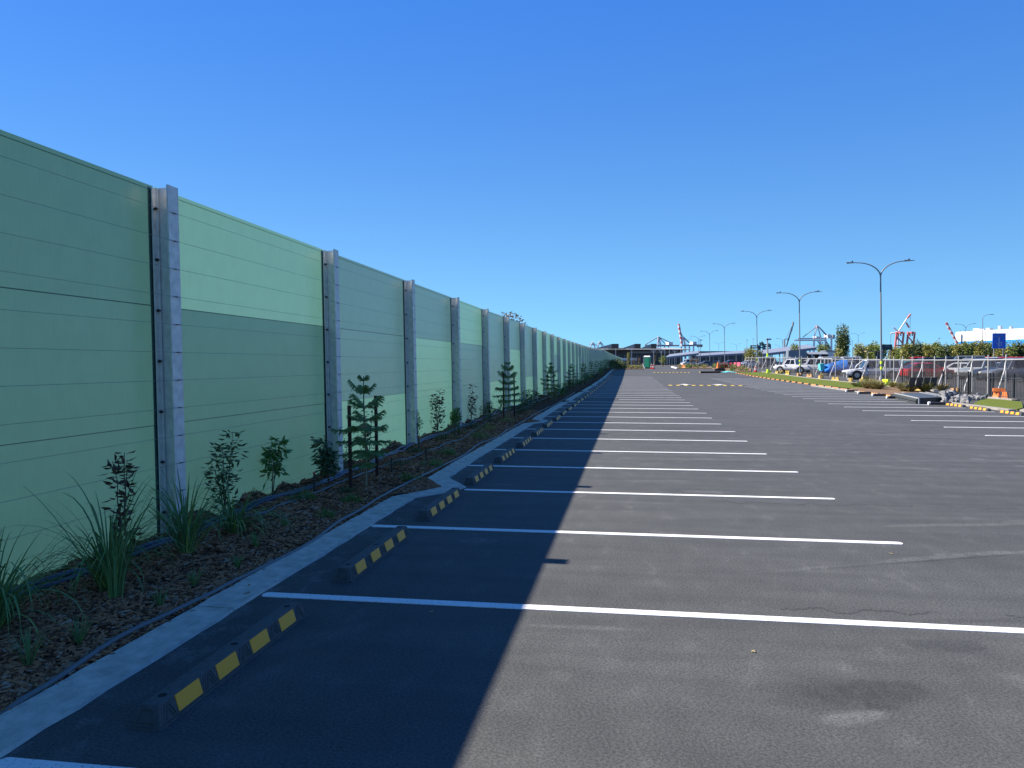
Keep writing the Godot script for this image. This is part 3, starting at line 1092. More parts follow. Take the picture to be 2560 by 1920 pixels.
# a young Norfolk pine: tiers of fern-like branches
func pine(label: String, x: float, d: float, h: float, seed_: int, fine: bool, group: String) -> Node3D:
	rng.seed = seed_
	var o := thing("norfolk_pine", label, "tree", Vector3(x, bed(x, d) - 0.02, -d), 0, group)
	o.rotation.z = LEAN
	var st := Mb.new()
	st.tube(PackedVector3Array([Vector3.ZERO, Vector3(0.01, h * 0.4, 0), Vector3(-0.005, h * 0.75, 0.004), Vector3(0, h, 0)]), 0.017, 0.006, 7)
	put(st, "trunk", M.pine_stem, o)
	var tiers := [[0.955, 0.075, 0.75], [0.84, 0.185, 0.68], [0.71, 0.235, 0.58], [0.60, 0.22, 0.42], [0.51, 0.30, 0.26], [0.41, 0.27, 0.16], [0.32, 0.24, 0.06], [0.22, 0.17, -0.05]]
	for e in tiers:
		var n := (4 if e[0] > 0.55 else 5) if fine else 4
		var t0 := rr(0, TAU)
		for i in n:
			if e[0] < 0.3 and rng.randf() < 0.35:
				continue
			var b := Mb.new()
			var t := t0 + TAU * i / n + rr(-0.25, 0.25)
			var out := Vector3(cos(t), 0, sin(t))
			var side := Vector3(-sin(t), 0, cos(t))
			var l: float = e[1] * h * rr(0.68, 1.05)
			var a: float = e[2] + rr(-0.12, 0.12)
			var p := Vector3(0, e[0] * h, 0)
			var pts := PackedVector3Array()
			for k in 9:
				pts.append(p)
				var bend: float = a - (0.10 if e[2] > 0.4 else 0.28) * sin(k / 8.0 * PI) + 0.22 * (k / 8.0)
				p += (out * cos(bend) + Vector3.UP * sin(bend)) * l / 8.0
			b.tube(pts, 0.0065, 0.004, 5)
			var m := int((30 if fine else 12) * l / 0.6) + 4
			for k in m:
				var u := lerpf(0.12, 0.98, float(k) / m)
				var q := u * 8.0
				var c := pts[int(minf(q, 7))].lerp(pts[int(minf(q, 7)) + 1], q - int(minf(q, 7)))
				for s in [-1.0, 1.0]:
					var sl := l * (0.30 if e[0] > 0.55 else 0.36) * sin(PI * clampf(u * 0.78 + 0.16, 0, 1)) * rr(0.8, 1.15) + 0.02
					var dir: Vector3 = (side * s * 0.86 + out * rr(0.35, 0.7) + Vector3.UP * rr(-0.25, 0.12)).normalized()
					var r := 0.0065 if fine else 0.012
					var sag := Vector3.DOWN * sl * rr(0.05, 0.3)
					b.tube(PackedVector3Array([c, c + dir * sl * 0.55 + Vector3.UP * sl * 0.05, c + dir * sl + sag]), r, r * 0.45, 5 if fine else 3, false)
					if fine:
						for z in 5:
							var v := (z + rng.randf()) / 5.0
							var cc := c + dir * sl * v + sag * v * v
							var nd := (dir * 0.7 + Vector3(rr(-1, 1), rr(-0.6, 1), rr(-1, 1)) * 0.8).normalized()
							b.leaf(cc, nd, nd.cross(Vector3.UP).normalized(), 0.017, 0.006)
			put(b, "branch", M.pine_leaf, o)
	return o


func stake(label: String, x: float, d: float, h: float) -> void:
	var b := Mb.new()
	b.hull8([Vector3(-0.02, -0.2, 0.02), Vector3(0.02, -0.2, 0.02), Vector3(0.02, -0.2, -0.02), Vector3(-0.02, -0.2, -0.02), Vector3(-0.018, h, 0.018), Vector3(0.018, h, 0.018), Vector3(0.018, h, -0.018), Vector3(-0.018, h, -0.018)])
	var o := put(b, "tree_stake", M.stake)
	o.position = Vector3(x, bed(x, d), -d)
	o.rotation.z = LEAN
	tag(o, label, "stake", "hardwood stakes beside the young pines")


func make_plants() -> void:
	strap_clump("big dark strap grass at the left edge of the photo, blades arching over the mulch", -3.82, 4.1, 0.74, 90, 1.35, 101)
	strap_clump("tall upright strap grass in front of the nearest left panel, with kinked blade tips", -3.74, 5.05, 0.82, 84, 1.05, 102)
	strap_clump("thin bright upright tuft of strap grass at the front of the tall clump", -3.45, 4.72, 0.5, 30, 0.4, 103)
	strap_clump("dark strap grass clump at the foot of the nearest steel post", -3.66, 5.9, 0.66, 90, 0.95, 104)
	strap_clump("low spreading strap grass clump just beyond the nearest steel post", -3.72, 6.8, 0.62, 70, 1.55, 105)
	shrub("shrub", "slim bronze-tipped shrub rising out of the tall strap grass", -3.72, 5.2, 0.98, 0.11, "bronze_leaf", 170, 0.08, 110)
	shrub("shrub", "leggy pale green shrub with reddish tips right of the nearest steel post", -4.12, 7.35, 0.92, 0.26, "dark_leaf", 300, 0.085, 111)
	shrub("shrub", "small bright green shrub with round leaves on bare pale stems", -4.2, 8.6, 0.70, 0.24, "green_leaf", 230, 0.10, 112, "", 0.25)
	shrub("shrub", "dark bushy shrub with drooping leaves in front of the second steel post", -4.02, 9.85, 0.64, 0.27, "dark_leaf", 380, 0.10, 113, "", 0.5)
	shrub("shrub", "thin dark shrub with sparse bronze leaves right behind the staked pine", -4.2, 12.0, 0.92, 0.24, "bronze_leaf", 120, 0.085, 114)
	shrub("shrub", "small leafy shrub behind the left stake of the nearest pine", -4.2, 10.9, 0.5, 0.16, "dark_leaf", 120, 0.06, 115)
	shrub("shrub", "pale green climber hanging at the foot of the third steel post", -4.12, 14.7, 0.72, 0.2, "green_leaf", 190, 0.06, 116, "", 0.5)
	shrub("shrub", "tall bronze-leaved shrub with wavy branches against a pale panel", -4.2, 16.6, 1.02, 0.26, "bronze_leaf", 230, 0.10, 117)
	shrub("shrub", "small bushy green shrub beside the fourth steel post", -4.22, 18.4, 0.5, 0.22, "green_leaf", 190, 0.11, 118)
	shrub("shrub", "slender bronze shrub with two forked tips against a grey-green panel", -4.25, 20.4, 0.98, 0.2, "bronze_leaf", 170, 0.10, 119)
	shrub("shrub", "small loose green shrub left of the fifth steel post", -4.2, 21.9, 0.5, 0.2, "dark_leaf", 120, 0.075, 120)
	shrub("shrub", "rounded dark shrub in front of the fifth steel post", -4.12, 22.6, 0.5, 0.24, "tree_leaf_dark", 200, 0.08, 121)
	shrub("shrub", "upright green shrub just right of the fifth steel post", -4.15, 24.6, 0.55, 0.2, "green_leaf", 150, 0.08, 122)
	shrub("shrub", "narrow dark shrub cut off by the left edge of the photo", -3.98, 4.28, 0.98, 0.14, "bronze_leaf", 40, 0.06, 123)
	var tufts := [[-3.16, 4.0, 0.2], [-3.2, 3.66, 0.24], [-3.14, 4.75, 0.15], [-3.16, 5.2, 0.17], [-3.12, 5.75, 0.13], [-3.24, 6.3, 0.18], [-3.4, 7.2, 0.12]]
	var names := ["second", "first", "third", "fourth", "fifth", "sixth", "seventh"]
	for i in tufts.size():
		tuft("small green grass seedling, %s from the camera in the mulch near the kerb" % names[i], tufts[i][0], tufts[i][1], tufts[i][2], 130 + i)
	var covers := [[-3.76, 8.45, 0.2, "green_leaf"], [-3.19, 7.75, 0.13, "green_leaf"], [-3.22, 8.6, 0.15, "green_leaf"], [-3.1, 10.45, 0.2, "green_leaf"], [-3.1, 11.95, 0.24, "strap_leaf"], [-3.2, 13.3, 0.24, "green_leaf"], [-3.86, 15.8, 0.32, "dark_leaf"], [-3.9, 18.8, 0.35, "dark_leaf"], [-3.6, 11.6, 0.2, "dark_leaf"], [-3.5, 9.2, 0.14, "dark_leaf"], [-3.75, 13.3, 0.24, "dark_leaf"], [-3.2, 16.2, 0.28, "green_leaf"], [-3.4, 18.2, 0.3, "tree_leaf_olive"], [-3.95, 17.2, 0.36, "dark_leaf"], [-3.3, 20.6, 0.28, "tree_leaf_olive"], [-3.85, 20.9, 0.35, "dark_leaf"]]
	covers.sort_custom(func(a, b): return a[1] < b[1])
	for i in covers.size():
		var c = covers[i]
		low_plant("low %s ground cover plant on the mulch, %s from the camera" % [{"green_leaf": "bright green", "strap_leaf": "bright green", "dark_leaf": "dark green", "tree_leaf_olive": "olive green"}[c[3]], ORD[i]], c[0], c[1], c[2], c[2] * 0.75, c[3], 150 + i, int(240 * c[2] / 0.2), "ground cover plants in the mulch bed")
	# pines, and the two stakes of the nearer ones
	var d := [9.6, 22.1, 34.3, 46.4, 58.6, 70.8, 83.0, 95.2, 107.0, 119.0]
	for i in d.size():
		var h: float = [1.46, 1.66, 1.66, 1.62, 1.7, 1.75, 1.8, 1.75, 1.8, 1.7][i]
		pine("young Norfolk pine in the mulch bed, %s from the camera along the green wall" % ORD[i], -3.4 - (0.08 if i else 0.0), d[i], h, 200 + i, i < 3, "young pines planted along the green wall")
		if i < 5:
			stake("dark hardwood stake, the nearer of two beside the %s pine from the camera" % ORD[i], -3.55 if i == 0 else -3.6, d[i] - 0.15, [1.08, 1.36, 1.2, 1.2, 1.2][i])
			stake("dark hardwood stake, the farther of two beside the %s pine from the camera" % ORD[i], -3.5 if i == 0 else -3.42, d[i] + 0.75, [1.15, 1.3, 1.2, 1.2, 1.2][i])
			if i < 2:
				var b := Mb.new()
				var p := Vector3(-3.55, 0.84, -(d[i] - 0.15)) if i == 0 else Vector3(-3.6, 0.95, -(d[i] - 0.15))
				var q := Vector3(-3.42, 0.84, -d[i]) if i == 0 else Vector3(-3.5, 0.95, -d[i])
				b.bar(p + Vector3(-0.03, 0.0, 0.03), q + Vector3(0.03, 0.02, 0.03), 0.008, 0.055)
				b.bar(p + Vector3(-0.03, 0, -0.03), q + Vector3(0.03, 0.02, -0.02), 0.008, 0.05)
				tag(put(b, "tree_tie", M.hessian), ["pale hessian tie strapping the nearest pine to its left stake", "pale hessian tie strapping the second pine to its stake"][i], "tree tie")
	# low shrubs that fill the far part of the bed
	var k := 0
	var dd := 24.0
	rng.seed = 9
	var seeds := []
	while dd < 130:
		seeds.append([dd, rr(-4.2, -3.3), rr(0.35, 0.8), rng.randi() % 4])
		dd += rr(1.0, 2.4) * (1.0 + dd / 90.0)
	for e in seeds:
		k += 1
		shrub("low_shrub", "small shrub along the green wall past the third pine, %s from the camera" % ORD[k - 1], e[1], e[0], e[2], e[2] * 0.7, ["dark_leaf", "tree_leaf_dark", "green_leaf", "tree_leaf"][e[3]], 130, 0.12, 300 + k, "small shrubs at the foot of the far green wall")
	# bushes heaped at the far end of the bed
	for i in 7:
		bush("bed_end_bush", "dark green bush in the clump at the far end of the green wall", [-2.6, -1.9, -1.4, -2.2, -1.0, -2.9, -1.6][i], [128.0, 131.0, 134.0, 138.0, 137.0, 124.0, 142.0][i], [1.7, 1.6, 1.3, 1.9, 1.2, 1.8, 1.6][i], [0.9, 0.9, 0.8, 1.1, 0.7, 1.0, 1.0][i], "tree_leaf_dark", 700 + i, 420, 0.22, "bushes at the far end of the green wall")


# a bush or crown: leaves scattered through several overlapping clumps
func clumps(b: Mb, c: Vector3, size: Vector3, n: int, l: float, parts: int, rag := 0.5) -> void:
	var balls := []
	for i in parts:
		var t := rr(0, TAU)
		var y := rr(-0.75, 0.8)
		var r := sqrt(maxf(0.05, 1.0 - y * y)) * rr(0.25, 0.75)
		balls.append([c + Vector3(cos(t) * r, y, sin(t) * r) * size * 0.62, rr(0.3, 0.55)])
	for i in n:
		var e = balls[rng.randi() % parts]
		var q := Vector3(rr(-1, 1), rr(-1, 1), rr(-1, 1))
		q = q.normalized() * pow(rng.randf(), rag * 0.6)
		var p: Vector3 = e[0] + q * size * e[1]
		var dir := (q + Vector3(rr(-1, 1), rr(-0.9, 0.7), rr(-1, 1)) * 0.9).normalized()
		b.leaf(p, dir, dir.cross(Vector3(rr(-1, 1), rr(-1, 1), rr(-1, 1))).normalized(), l * rr(0.6, 1.3), l * rr(0.4, 0.7))


func bush(base: String, label: String, x: float, d: float, h: float, w: float, leafkey: String, seed_: int, n: int, l: float, group := "", category := "bush") -> void:
	rng.seed = seed_
	var o := thing(base, label, category, at(x, d), 0, group)
	var st := Mb.new()
	for i in 3:
		var t := rr(0, TAU)
		st.tube(PackedVector3Array([Vector3(0, -0.1, 0), Vector3(cos(t) * w * 0.2, h * 0.35, sin(t) * w * 0.2), Vector3(cos(t) * w * 0.5, h * 0.75, sin(t) * w * 0.5)]), 0.02 + h * 0.012, 0.01, 5)
	put(st, "stem", M.trunk, o)
	var b := Mb.new()
	clumps(b, Vector3(0, h * 0.5, 0), Vector3(w, h * 0.56, w), n, l, 9)
	put(b, "foliage", M[leafkey], o)


func tree(label: String, x: float, d: float, h: float, w: float, low: float, leafkey: String, seed_: int, n: int, l: float, group := "", parts := 14) -> void:
	rng.seed = seed_
	var o := thing("tree", label, "tree", at(x, d), 0, group)
	var st := Mb.new()
	var top := Vector3(rr(-0.3, 0.3), h * 0.82, rr(-0.3, 0.3))
	st.tube(PackedVector3Array([Vector3(0, -0.2, 0), Vector3(rr(-0.1, 0.1), h * 0.3, rr(-0.1, 0.1)), top * 0.75, top]), 0.03 * h, 0.006 * h, 7)
	for i in 8:
		var t := rr(0, TAU)
		var y := lerpf(low + 0.05, 0.7, i / 8.0) * h
		st.tube(PackedVector3Array([Vector3(top.x * y / h, y, top.z * y / h), Vector3(cos(t) * w * 0.35, y + h * 0.09, sin(t) * w * 0.35), Vector3(cos(t) * w * 0.75, y + h * 0.2, sin(t) * w * 0.75)]), 0.011 * h, 0.004 * h, 5)
	put(st, "trunk", M.trunk, o)
	var b := Mb.new()
	clumps(b, Vector3(0, h * (low + 1.0) / 2, 0), Vector3(w, h * (1.0 - low) * 0.58, w), n, l, parts)
	put(b, "crown", M[leafkey], o)


# ---------------------------------------------------------------- right-hand edge

func make_right_side() -> void:
	# lawn strips, mulch mound, concrete edging and path
	ground(flat([[13.0, 31.6], [13.75, 30.0], [14.5, 31.2], [15.6, 33.6], [16.75, 36.2], [16.85, 37.9], [16.6, 39.3], [15.2, 36.6], [14.2, 34.6]].map(func(q): return Vector2(q[0], q[1])), 0.05, 0.06), "lawn", M.lawn)
	var strip := sheet([14.3, 15.3, 16.4, 17.4, 18.25], span(52.5, 109, 4.0), 0.045)
	ground(strip, "lawn", M.lawn)
	var m := flat([[13.5, 43.2], [14.9, 43.4], [16.2, 45.5], [17.4, 48.0], [18.4, 53.0], [18.3, 57.0], [14.4, 53.6], [13.6, 49.5]].map(func(q): return Vector2(q[0], q[1])), 0.07, 0.08)
	ground(m, "mulch_patch", M.dry_mulch)
	for e in [[18.25, 18.5, 50.0, 112.0, 0.08], [13.2, 13.45, 29.4, 60.0, 0.075], [17.0, 17.35, 37.6, 42.2, 0.08]]:
		var b := Mb.new()
		for d in span(e[2], e[3], 3.0).slice(0, -1):
			var z := minf(d + 2.99, e[3])
			b.hull8([at(e[0], d, -0.05), at(e[1], d, -0.05), at(e[1], z, -0.05), at(e[0], z, -0.05), at(e[0], d, e[4]), at(e[1], d, e[4]), at(e[1], z, e[4]), at(e[0], z, e[4])])
		ground(b, "kerb_edge", M.pale_concrete)
	ground(flat([[13.45, 24.0], [19.0, 24.0], [19.0, 34.4], [15.9, 34.0], [14.55, 31.0], [13.65, 29.6]].map(func(q): return Vector2(q[0], q[1])), 0.062, 0.07), "footpath", M.pale_concrete)
	# tussocks on the mulch mound
	rng.seed = 31
	var spots := []
	for i in 22:
		spots.append([lerpf(15.0, 18.2, rng.randf()) , lerpf(46.5, 58.0, rng.randf()), rr(0.35, 0.75), rng.randf()])
	for i in spots.size():
		var e = spots[i]
		rng.seed = 400 + i
		var o := thing("tussock", "%s tufted grass on the mulch mound in front of the black fence" % ["straw-coloured", "olive", "green"][0 if e[3] < 0.5 else (1 if e[3] < 0.8 else 2)], "grass clump", at(e[0], e[1], 0.06), 0, "tufted grasses on the mulch mound")
		var b := Mb.new()
		for k in 170:
			var t := rr(0, TAU)
			var u := Vector3(cos(t), 0, sin(t))
			var pts := PackedVector3Array()
			var a := rr(0.1, 0.7)
			var p := u * rr(0, 0.12)
			for z in 5:
				pts.append(p)
				a += rr(0.1, 0.35)
				p += (u * sin(a) + Vector3.UP * cos(a)) * e[2] * 0.27
			b.blade(pts, 0.035)
		put(b, "blades", M[["dry_leaf", "tree_leaf_olive", "green_leaf"][0 if e[3] < 0.5 else (1 if e[3] < 0.8 else 2)]], o)
	make_mesh_fence()
	make_black_fences()
	make_stack()
	make_rocks()
	make_seats()
	make_blocks()


# chain-mesh fence on galvanised posts with raking braces
func make_mesh_fence() -> void:
	var path := [[17.9, 30.0], [19.6, 44.0], [21.2, 58.0], [22.3, 72.0], [22.5, 83.0], [22.5, 96.0], [22.1, 112.0], [21.6, 128.0], [21.0, 146.0]]
	var o := thing("chain_mesh_fence", "long galvanised chain mesh fence with raking braces between the lawn and the parked cars", "fence", Vector3.ZERO)
	var pts := []
	for i in path.size() - 1:
		var a := Vector2(path[i][0], path[i][1])
		var b := Vector2(path[i + 1][0], path[i + 1][1])
		var n := int(round(a.distance_to(b) / 3.1))
		for k in n:
			pts.append(a.lerp(b, float(k) / n))
	pts.append(Vector2(21.0, 146.0))
	var tall := 1.9
	var st := Mb.new()
	st.tube(PackedVector3Array([Vector3(0, -0.1, 0), Vector3(0, tall + 0.28, 0)]), 0.045, 0.045, 8)
	var post := st.mesh()
	st = Mb.new()
	st.tube(PackedVector3Array([Vector3(-0.05, 1.75, 0.05), Vector3(-0.12, 1.35, 0.12), Vector3(-0.75, 0.28, 0.85), Vector3(-0.8, 0.0, 0.9)]), 0.04, 0.04, 7)
	var brace := st.mesh()
	for i in pts.size():
		var q: Vector2 = pts[i]
		put(post, "post", M.steel, o).position = at(q.x, q.y)
		if i % 2 == 1:
			put(brace, "brace", M.steel, o).position = at(q.x, q.y)
		if i == pts.size() - 1:
			break
		var r: Vector2 = pts[i + 1]
		var a := at(q.x, q.y)
		var b := at(r.x, r.y)
		st = Mb.new()
		st.tube(PackedVector3Array([a + Vector3.UP * tall, b + Vector3.UP * (tall - 0.01)]), 0.038, 0.038, 7)
		put(st, "rail", M.steel, o)
		st = Mb.new()
		var l := a.distance_to(b)
		var u := (b - a) / l
		var n := 34 if q.y < 90 else 22
		for k in n:
			for s in [1.0, -1.0]:
				# zigzag wire: straight lengths that rise across the bay
				var x := l * k / n
				var run: float = minf(l - x, tall * 0.9) if s > 0 else minf(x, tall * 0.9)
				st.bar(a + u * x + Vector3.UP * 0.05, a + u * (x + s * run) + Vector3.UP * (0.05 + run / 0.9 * 0.98), 0.0045)
				if k % 2 == 0:
					var y := tall * k / n
					var rest := minf(l, (tall - y) * 0.9)
					var p0 := a + (Vector3.ZERO if s > 0 else u * l) + Vector3.UP * (0.05 + y)
					st.bar(p0, p0 + u * s * rest + Vector3.UP * rest / 0.9 * 0.98, 0.0028)
		put(st, "chain_mesh", M.mesh_wire, o).set_meta("kind", "stuff")


func bar_fence(label: String, pts: Array, h: float, gap: float, spears: bool, thick := 0.022) -> void:
	var o := thing("tubular_fence", label, "fence", at(pts[0][0], pts[0][1]))
	for i in pts.size():
		var st := Mb.new()
		var p := at(pts[i][0], pts[i][1]) - o.position
		st.bar(p - Vector3.UP * 0.05, p + Vector3.UP * (h + 0.12), 0.06)
		put(st, "post", M.black_paint, o)
		if i == pts.size() - 1:
			break
		var q := at(pts[i + 1][0], pts[i + 1][1]) - o.position
		for y in [0.12, h - 0.12]:
			st = Mb.new()
			st.bar(p + Vector3.UP * y, q + Vector3.UP * y, 0.036)
			put(st, "rail", M.black_paint, o)
		var n := int(p.distance_to(q) / gap)
		for k in range(1, n):
			var b := p.lerp(q, float(k) / n)
			st = Mb.new()
			st.bar(b + Vector3.UP * 0.06, b + Vector3.UP * (h + (0.06 if spears else -0.1)), thick)
			put(st, "bar", M.black_paint, o)


func make_black_fences() -> void:
	bar_fence("black tubular fence panel behind the tufted grass, left of the grey seats", [[20.4, 62.0], [21.5, 60.5]], 1.15, 0.16, false, 0.02)
	bar_fence("black tubular gate panel standing right behind the heap of grey rocks", [[17.59, 46.9], [18.0, 44.6]], 1.15, 0.19, false, 0.022)
	bar_fence("black fence with pointed bars between the gate panel and the concrete edging", [[18.05, 44.5], [17.85, 41.4]], 1.12, 0.2, true, 0.013)
	bar_fence("black fence with pointed bars beyond the lawn patch, at the right edge of the photo", [[17.67, 41.3], [17.4, 38.3], [16.9, 35.4]], 1.12, 0.19, true, 0.013)


func make_stack() -> void:
	# two stacks of folded grey fence sheets with pale capped edges
	for e in [[Vector2(11.87, 34.3), Vector2(12.75, 39.9), Vector2(13.45, 35.6), 7, "thick stack of dark grey sheets with pale edges lying on the asphalt beside the rocks"], [Vector2(13.2, 38.2), Vector2(14.0, 42.6), Vector2(14.7, 39.2), 5, "low stack of dark sheets lying behind the thicker stack, in front of the mulch"]]:
		var o := thing("sheet_stack", e[4], "stack", at(e[0].x, e[0].y))
		rng.seed = 55 + e[3]
		for k in e[3]:
			var b := Mb.new()
			var j := Vector3(rr(-0.06, 0.06), 0, rr(-0.1, 0.1))
			var y0: float = 0.01 + k * 0.036
			var a := Vector3(0, 0, 0) + j
			var l := Vector3(e[1].x - e[0].x, 0, -(e[1].y - e[0].y))
			var r := Vector3(e[2].x - e[0].x, 0, -(e[2].y - e[0].y))
			var sag = Vector3.DOWN * 0.02 * k / e[3]
			b.hull8([a + Vector3.UP * y0, a + r + Vector3.UP * y0, a + r + l + Vector3.UP * y0 + sag, a + l + Vector3.UP * y0 + sag, a + Vector3.UP * (y0 + 0.03), a + r + Vector3.UP * (y0 + 0.03), a + r + l + Vector3.UP * (y0 + 0.03) + sag, a + l + Vector3.UP * (y0 + 0.03) + sag])
			put(b, "sheet", M.sheet_grey, o)
			if k == e[3] - 1:
				b = Mb.new()
				b.bar(a + Vector3.UP * (y0 + 0.02), a + l + Vector3.UP * (y0 + 0.02), 0.045)
				b.bar(a + r + Vector3.UP * (y0 + 0.02), a + r + l + Vector3.UP * (y0 + 0.02), 0.045)
				b.bar(a + Vector3(0.02, -0.18, 0.03), a + Vector3(0.02, y0 + 0.04, 0.03), 0.05)
				put(b, "edge_cap", M.steel, o)
	# round tubes with pale open ends, lying across the bays
	var tubes := [[12.0, 33.45, 0.9], [12.2, 39.25, 0.7], [12.4, 42.15, 0.7], [12.5, 45.05, 0.7], [12.7, 48.2, 0.7]]
	for i in tubes.size():
		var t = tubes[i]
		var o := thing("steel_tube", "short dark pale-ended tube beside the right wheel stops, %s from the camera" % ORD[i], "tube", at(t[0], t[1]), 0, "tubes lying beside the right wheel stops")
		var b := Mb.new()
		b.tube(PackedVector3Array([Vector3(0.06, 0.075, 0), Vector3(t[2], 0.075, -0.08)]), 0.06, 0.06, 12)
		put(b, "tube", M.dark_steel, o)
		b = Mb.new()
		b.tube(PackedVector3Array([Vector3(0, 0.075, 0.005), Vector3(0.07, 0.075, -0.001)]), 0.072, 0.072, 12)
		put(b, "end_cap", M.white, o)


func make_rocks() -> void:
	rng.seed = 66
	var shapes := []
	for k in 7:
		var b := Mb.new()
		var pts := []
		var f := noise(70 + k, 0.9, 2)
		var q := SphereMesh.new()
		q.radial_segments = 7
		q.rings = 4
		q.radius = 1.0
		q.height = 2.0
		var a := q.get_mesh_arrays()
		var v: PackedVector3Array = a[Mesh.ARRAY_VERTEX]
		var ix: PackedInt32Array = a[Mesh.ARRAY_INDEX]
		for i in v.size():
			var u := v[i]
			u = u * (0.75 + 0.5 * f.get_noise_3dv(u * 1.4) + 0.25 * f.get_noise_3dv(u * 4.0))
			v[i] = Vector3(snappedf(u.x, 0.35) * 0.6 + u.x * 0.4, snappedf(u.y, 0.4) * 0.6 + u.y * 0.4, u.z)
		for i in range(0, ix.size(), 3):
			b.tri(v[ix[i]], v[ix[i + 2]], v[ix[i + 1]])
		shapes.append(b.mesh())
	for i in 96:
		var t := rng.randf()
		var x := lerpf(13.0, 16.9, t)
		var d := lerpf(33.4, 41.0, t * 0.8 + rr(0, 0.2)) + rr(-0.3, 2.2) * (1.0 - t * 0.55)
		var s := rr(0.12, 0.27) * (1.0 - 0.35 * t)
		var layer := 0.0 if i < 62 else 0.2
		if layer > 0:
			x = lerpf(13.4, 15.6, t)
			d = lerpf(35.4, 40.0, t) + rr(-0.2, 0.6)
		var o := put(shapes[i % 7], "rock", M.rock if rng.randf() < 0.75 else M.rock_dark)
		o.position = at(x, d, s * 0.45 + layer)
		o.rotation = Vector3(rr(0, TAU), rr(0, TAU), rr(0, TAU))
		o.scale = Vector3(s * rr(0.8, 1.4), s * rr(0.7, 1.1), s * rr(0.8, 1.3))
		tag(o, "broken grey rock in the heap beside the dark stack of sheets", "rock", "rocks heaped behind the right wheel stops")


func make_seats() -> void:
	var o := thing("beam_seating", "row of four dark grey beam seats standing by the black fence", "seating", at(16.55, 47.4), 0.35)
	var b := Mb.new()
	b.bar(Vector3(-0.95, 0.36, 0), Vector3(0.95, 0.36, 0), 0.06)
	put(b, "beam", M.dark_steel, o)
	for i in 4:
		var x := -0.72 + i * 0.47
		b = Mb.new()
		b.hull8([Vector3(x - 0.2, 0.42, 0.2), Vector3(x + 0.2, 0.42, 0.2), Vector3(x + 0.2, 0.42, 0.17), Vector3(x - 0.2, 0.42, 0.17), Vector3(x - 0.21, 0.9, 0.34), Vector3(x + 0.21, 0.9, 0.34), Vector3(x + 0.21, 0.9, 0.31), Vector3(x - 0.21, 0.9, 0.31)])
		put(b, "backrest", M.sheet_grey, o)
		b = Mb.new()
		b.hull8([Vector3(x - 0.2, 0.39, 0.2), Vector3(x + 0.2, 0.39, 0.2), Vector3(x + 0.2, 0.42, -0.26), Vector3(x - 0.2, 0.42, -0.26), Vector3(x - 0.2, 0.42, 0.2), Vector3(x + 0.2, 0.42, 0.2), Vector3(x + 0.2, 0.45, -0.26), Vector3(x - 0.2, 0.45, -0.26)])
		put(b, "seat", M.sheet_grey, o)
	for x in [-0.6, 0.6]:
		b = Mb.new()
		b.bar(Vector3(x, 0.36, 0), Vector3(x - 0.28, 0.0, 0.28), 0.04)
		b.bar(Vector3(x, 0.36, 0), Vector3(x + 0.28, 0.0, -0.24), 0.04)
		put(b, "leg", M.dark_steel, o)
	for x in [-0.96, 0.96]:
		b = Mb.new()
		b.bar(Vector3(x, 0.4, 0.2), Vector3(x, 0.66, 0.1), 0.03)
		b.bar(Vector3(x, 0.66, 0.16), Vector3(x, 0.66, -0.22), 0.04)
		put(b, "armrest", M.dark_steel, o)


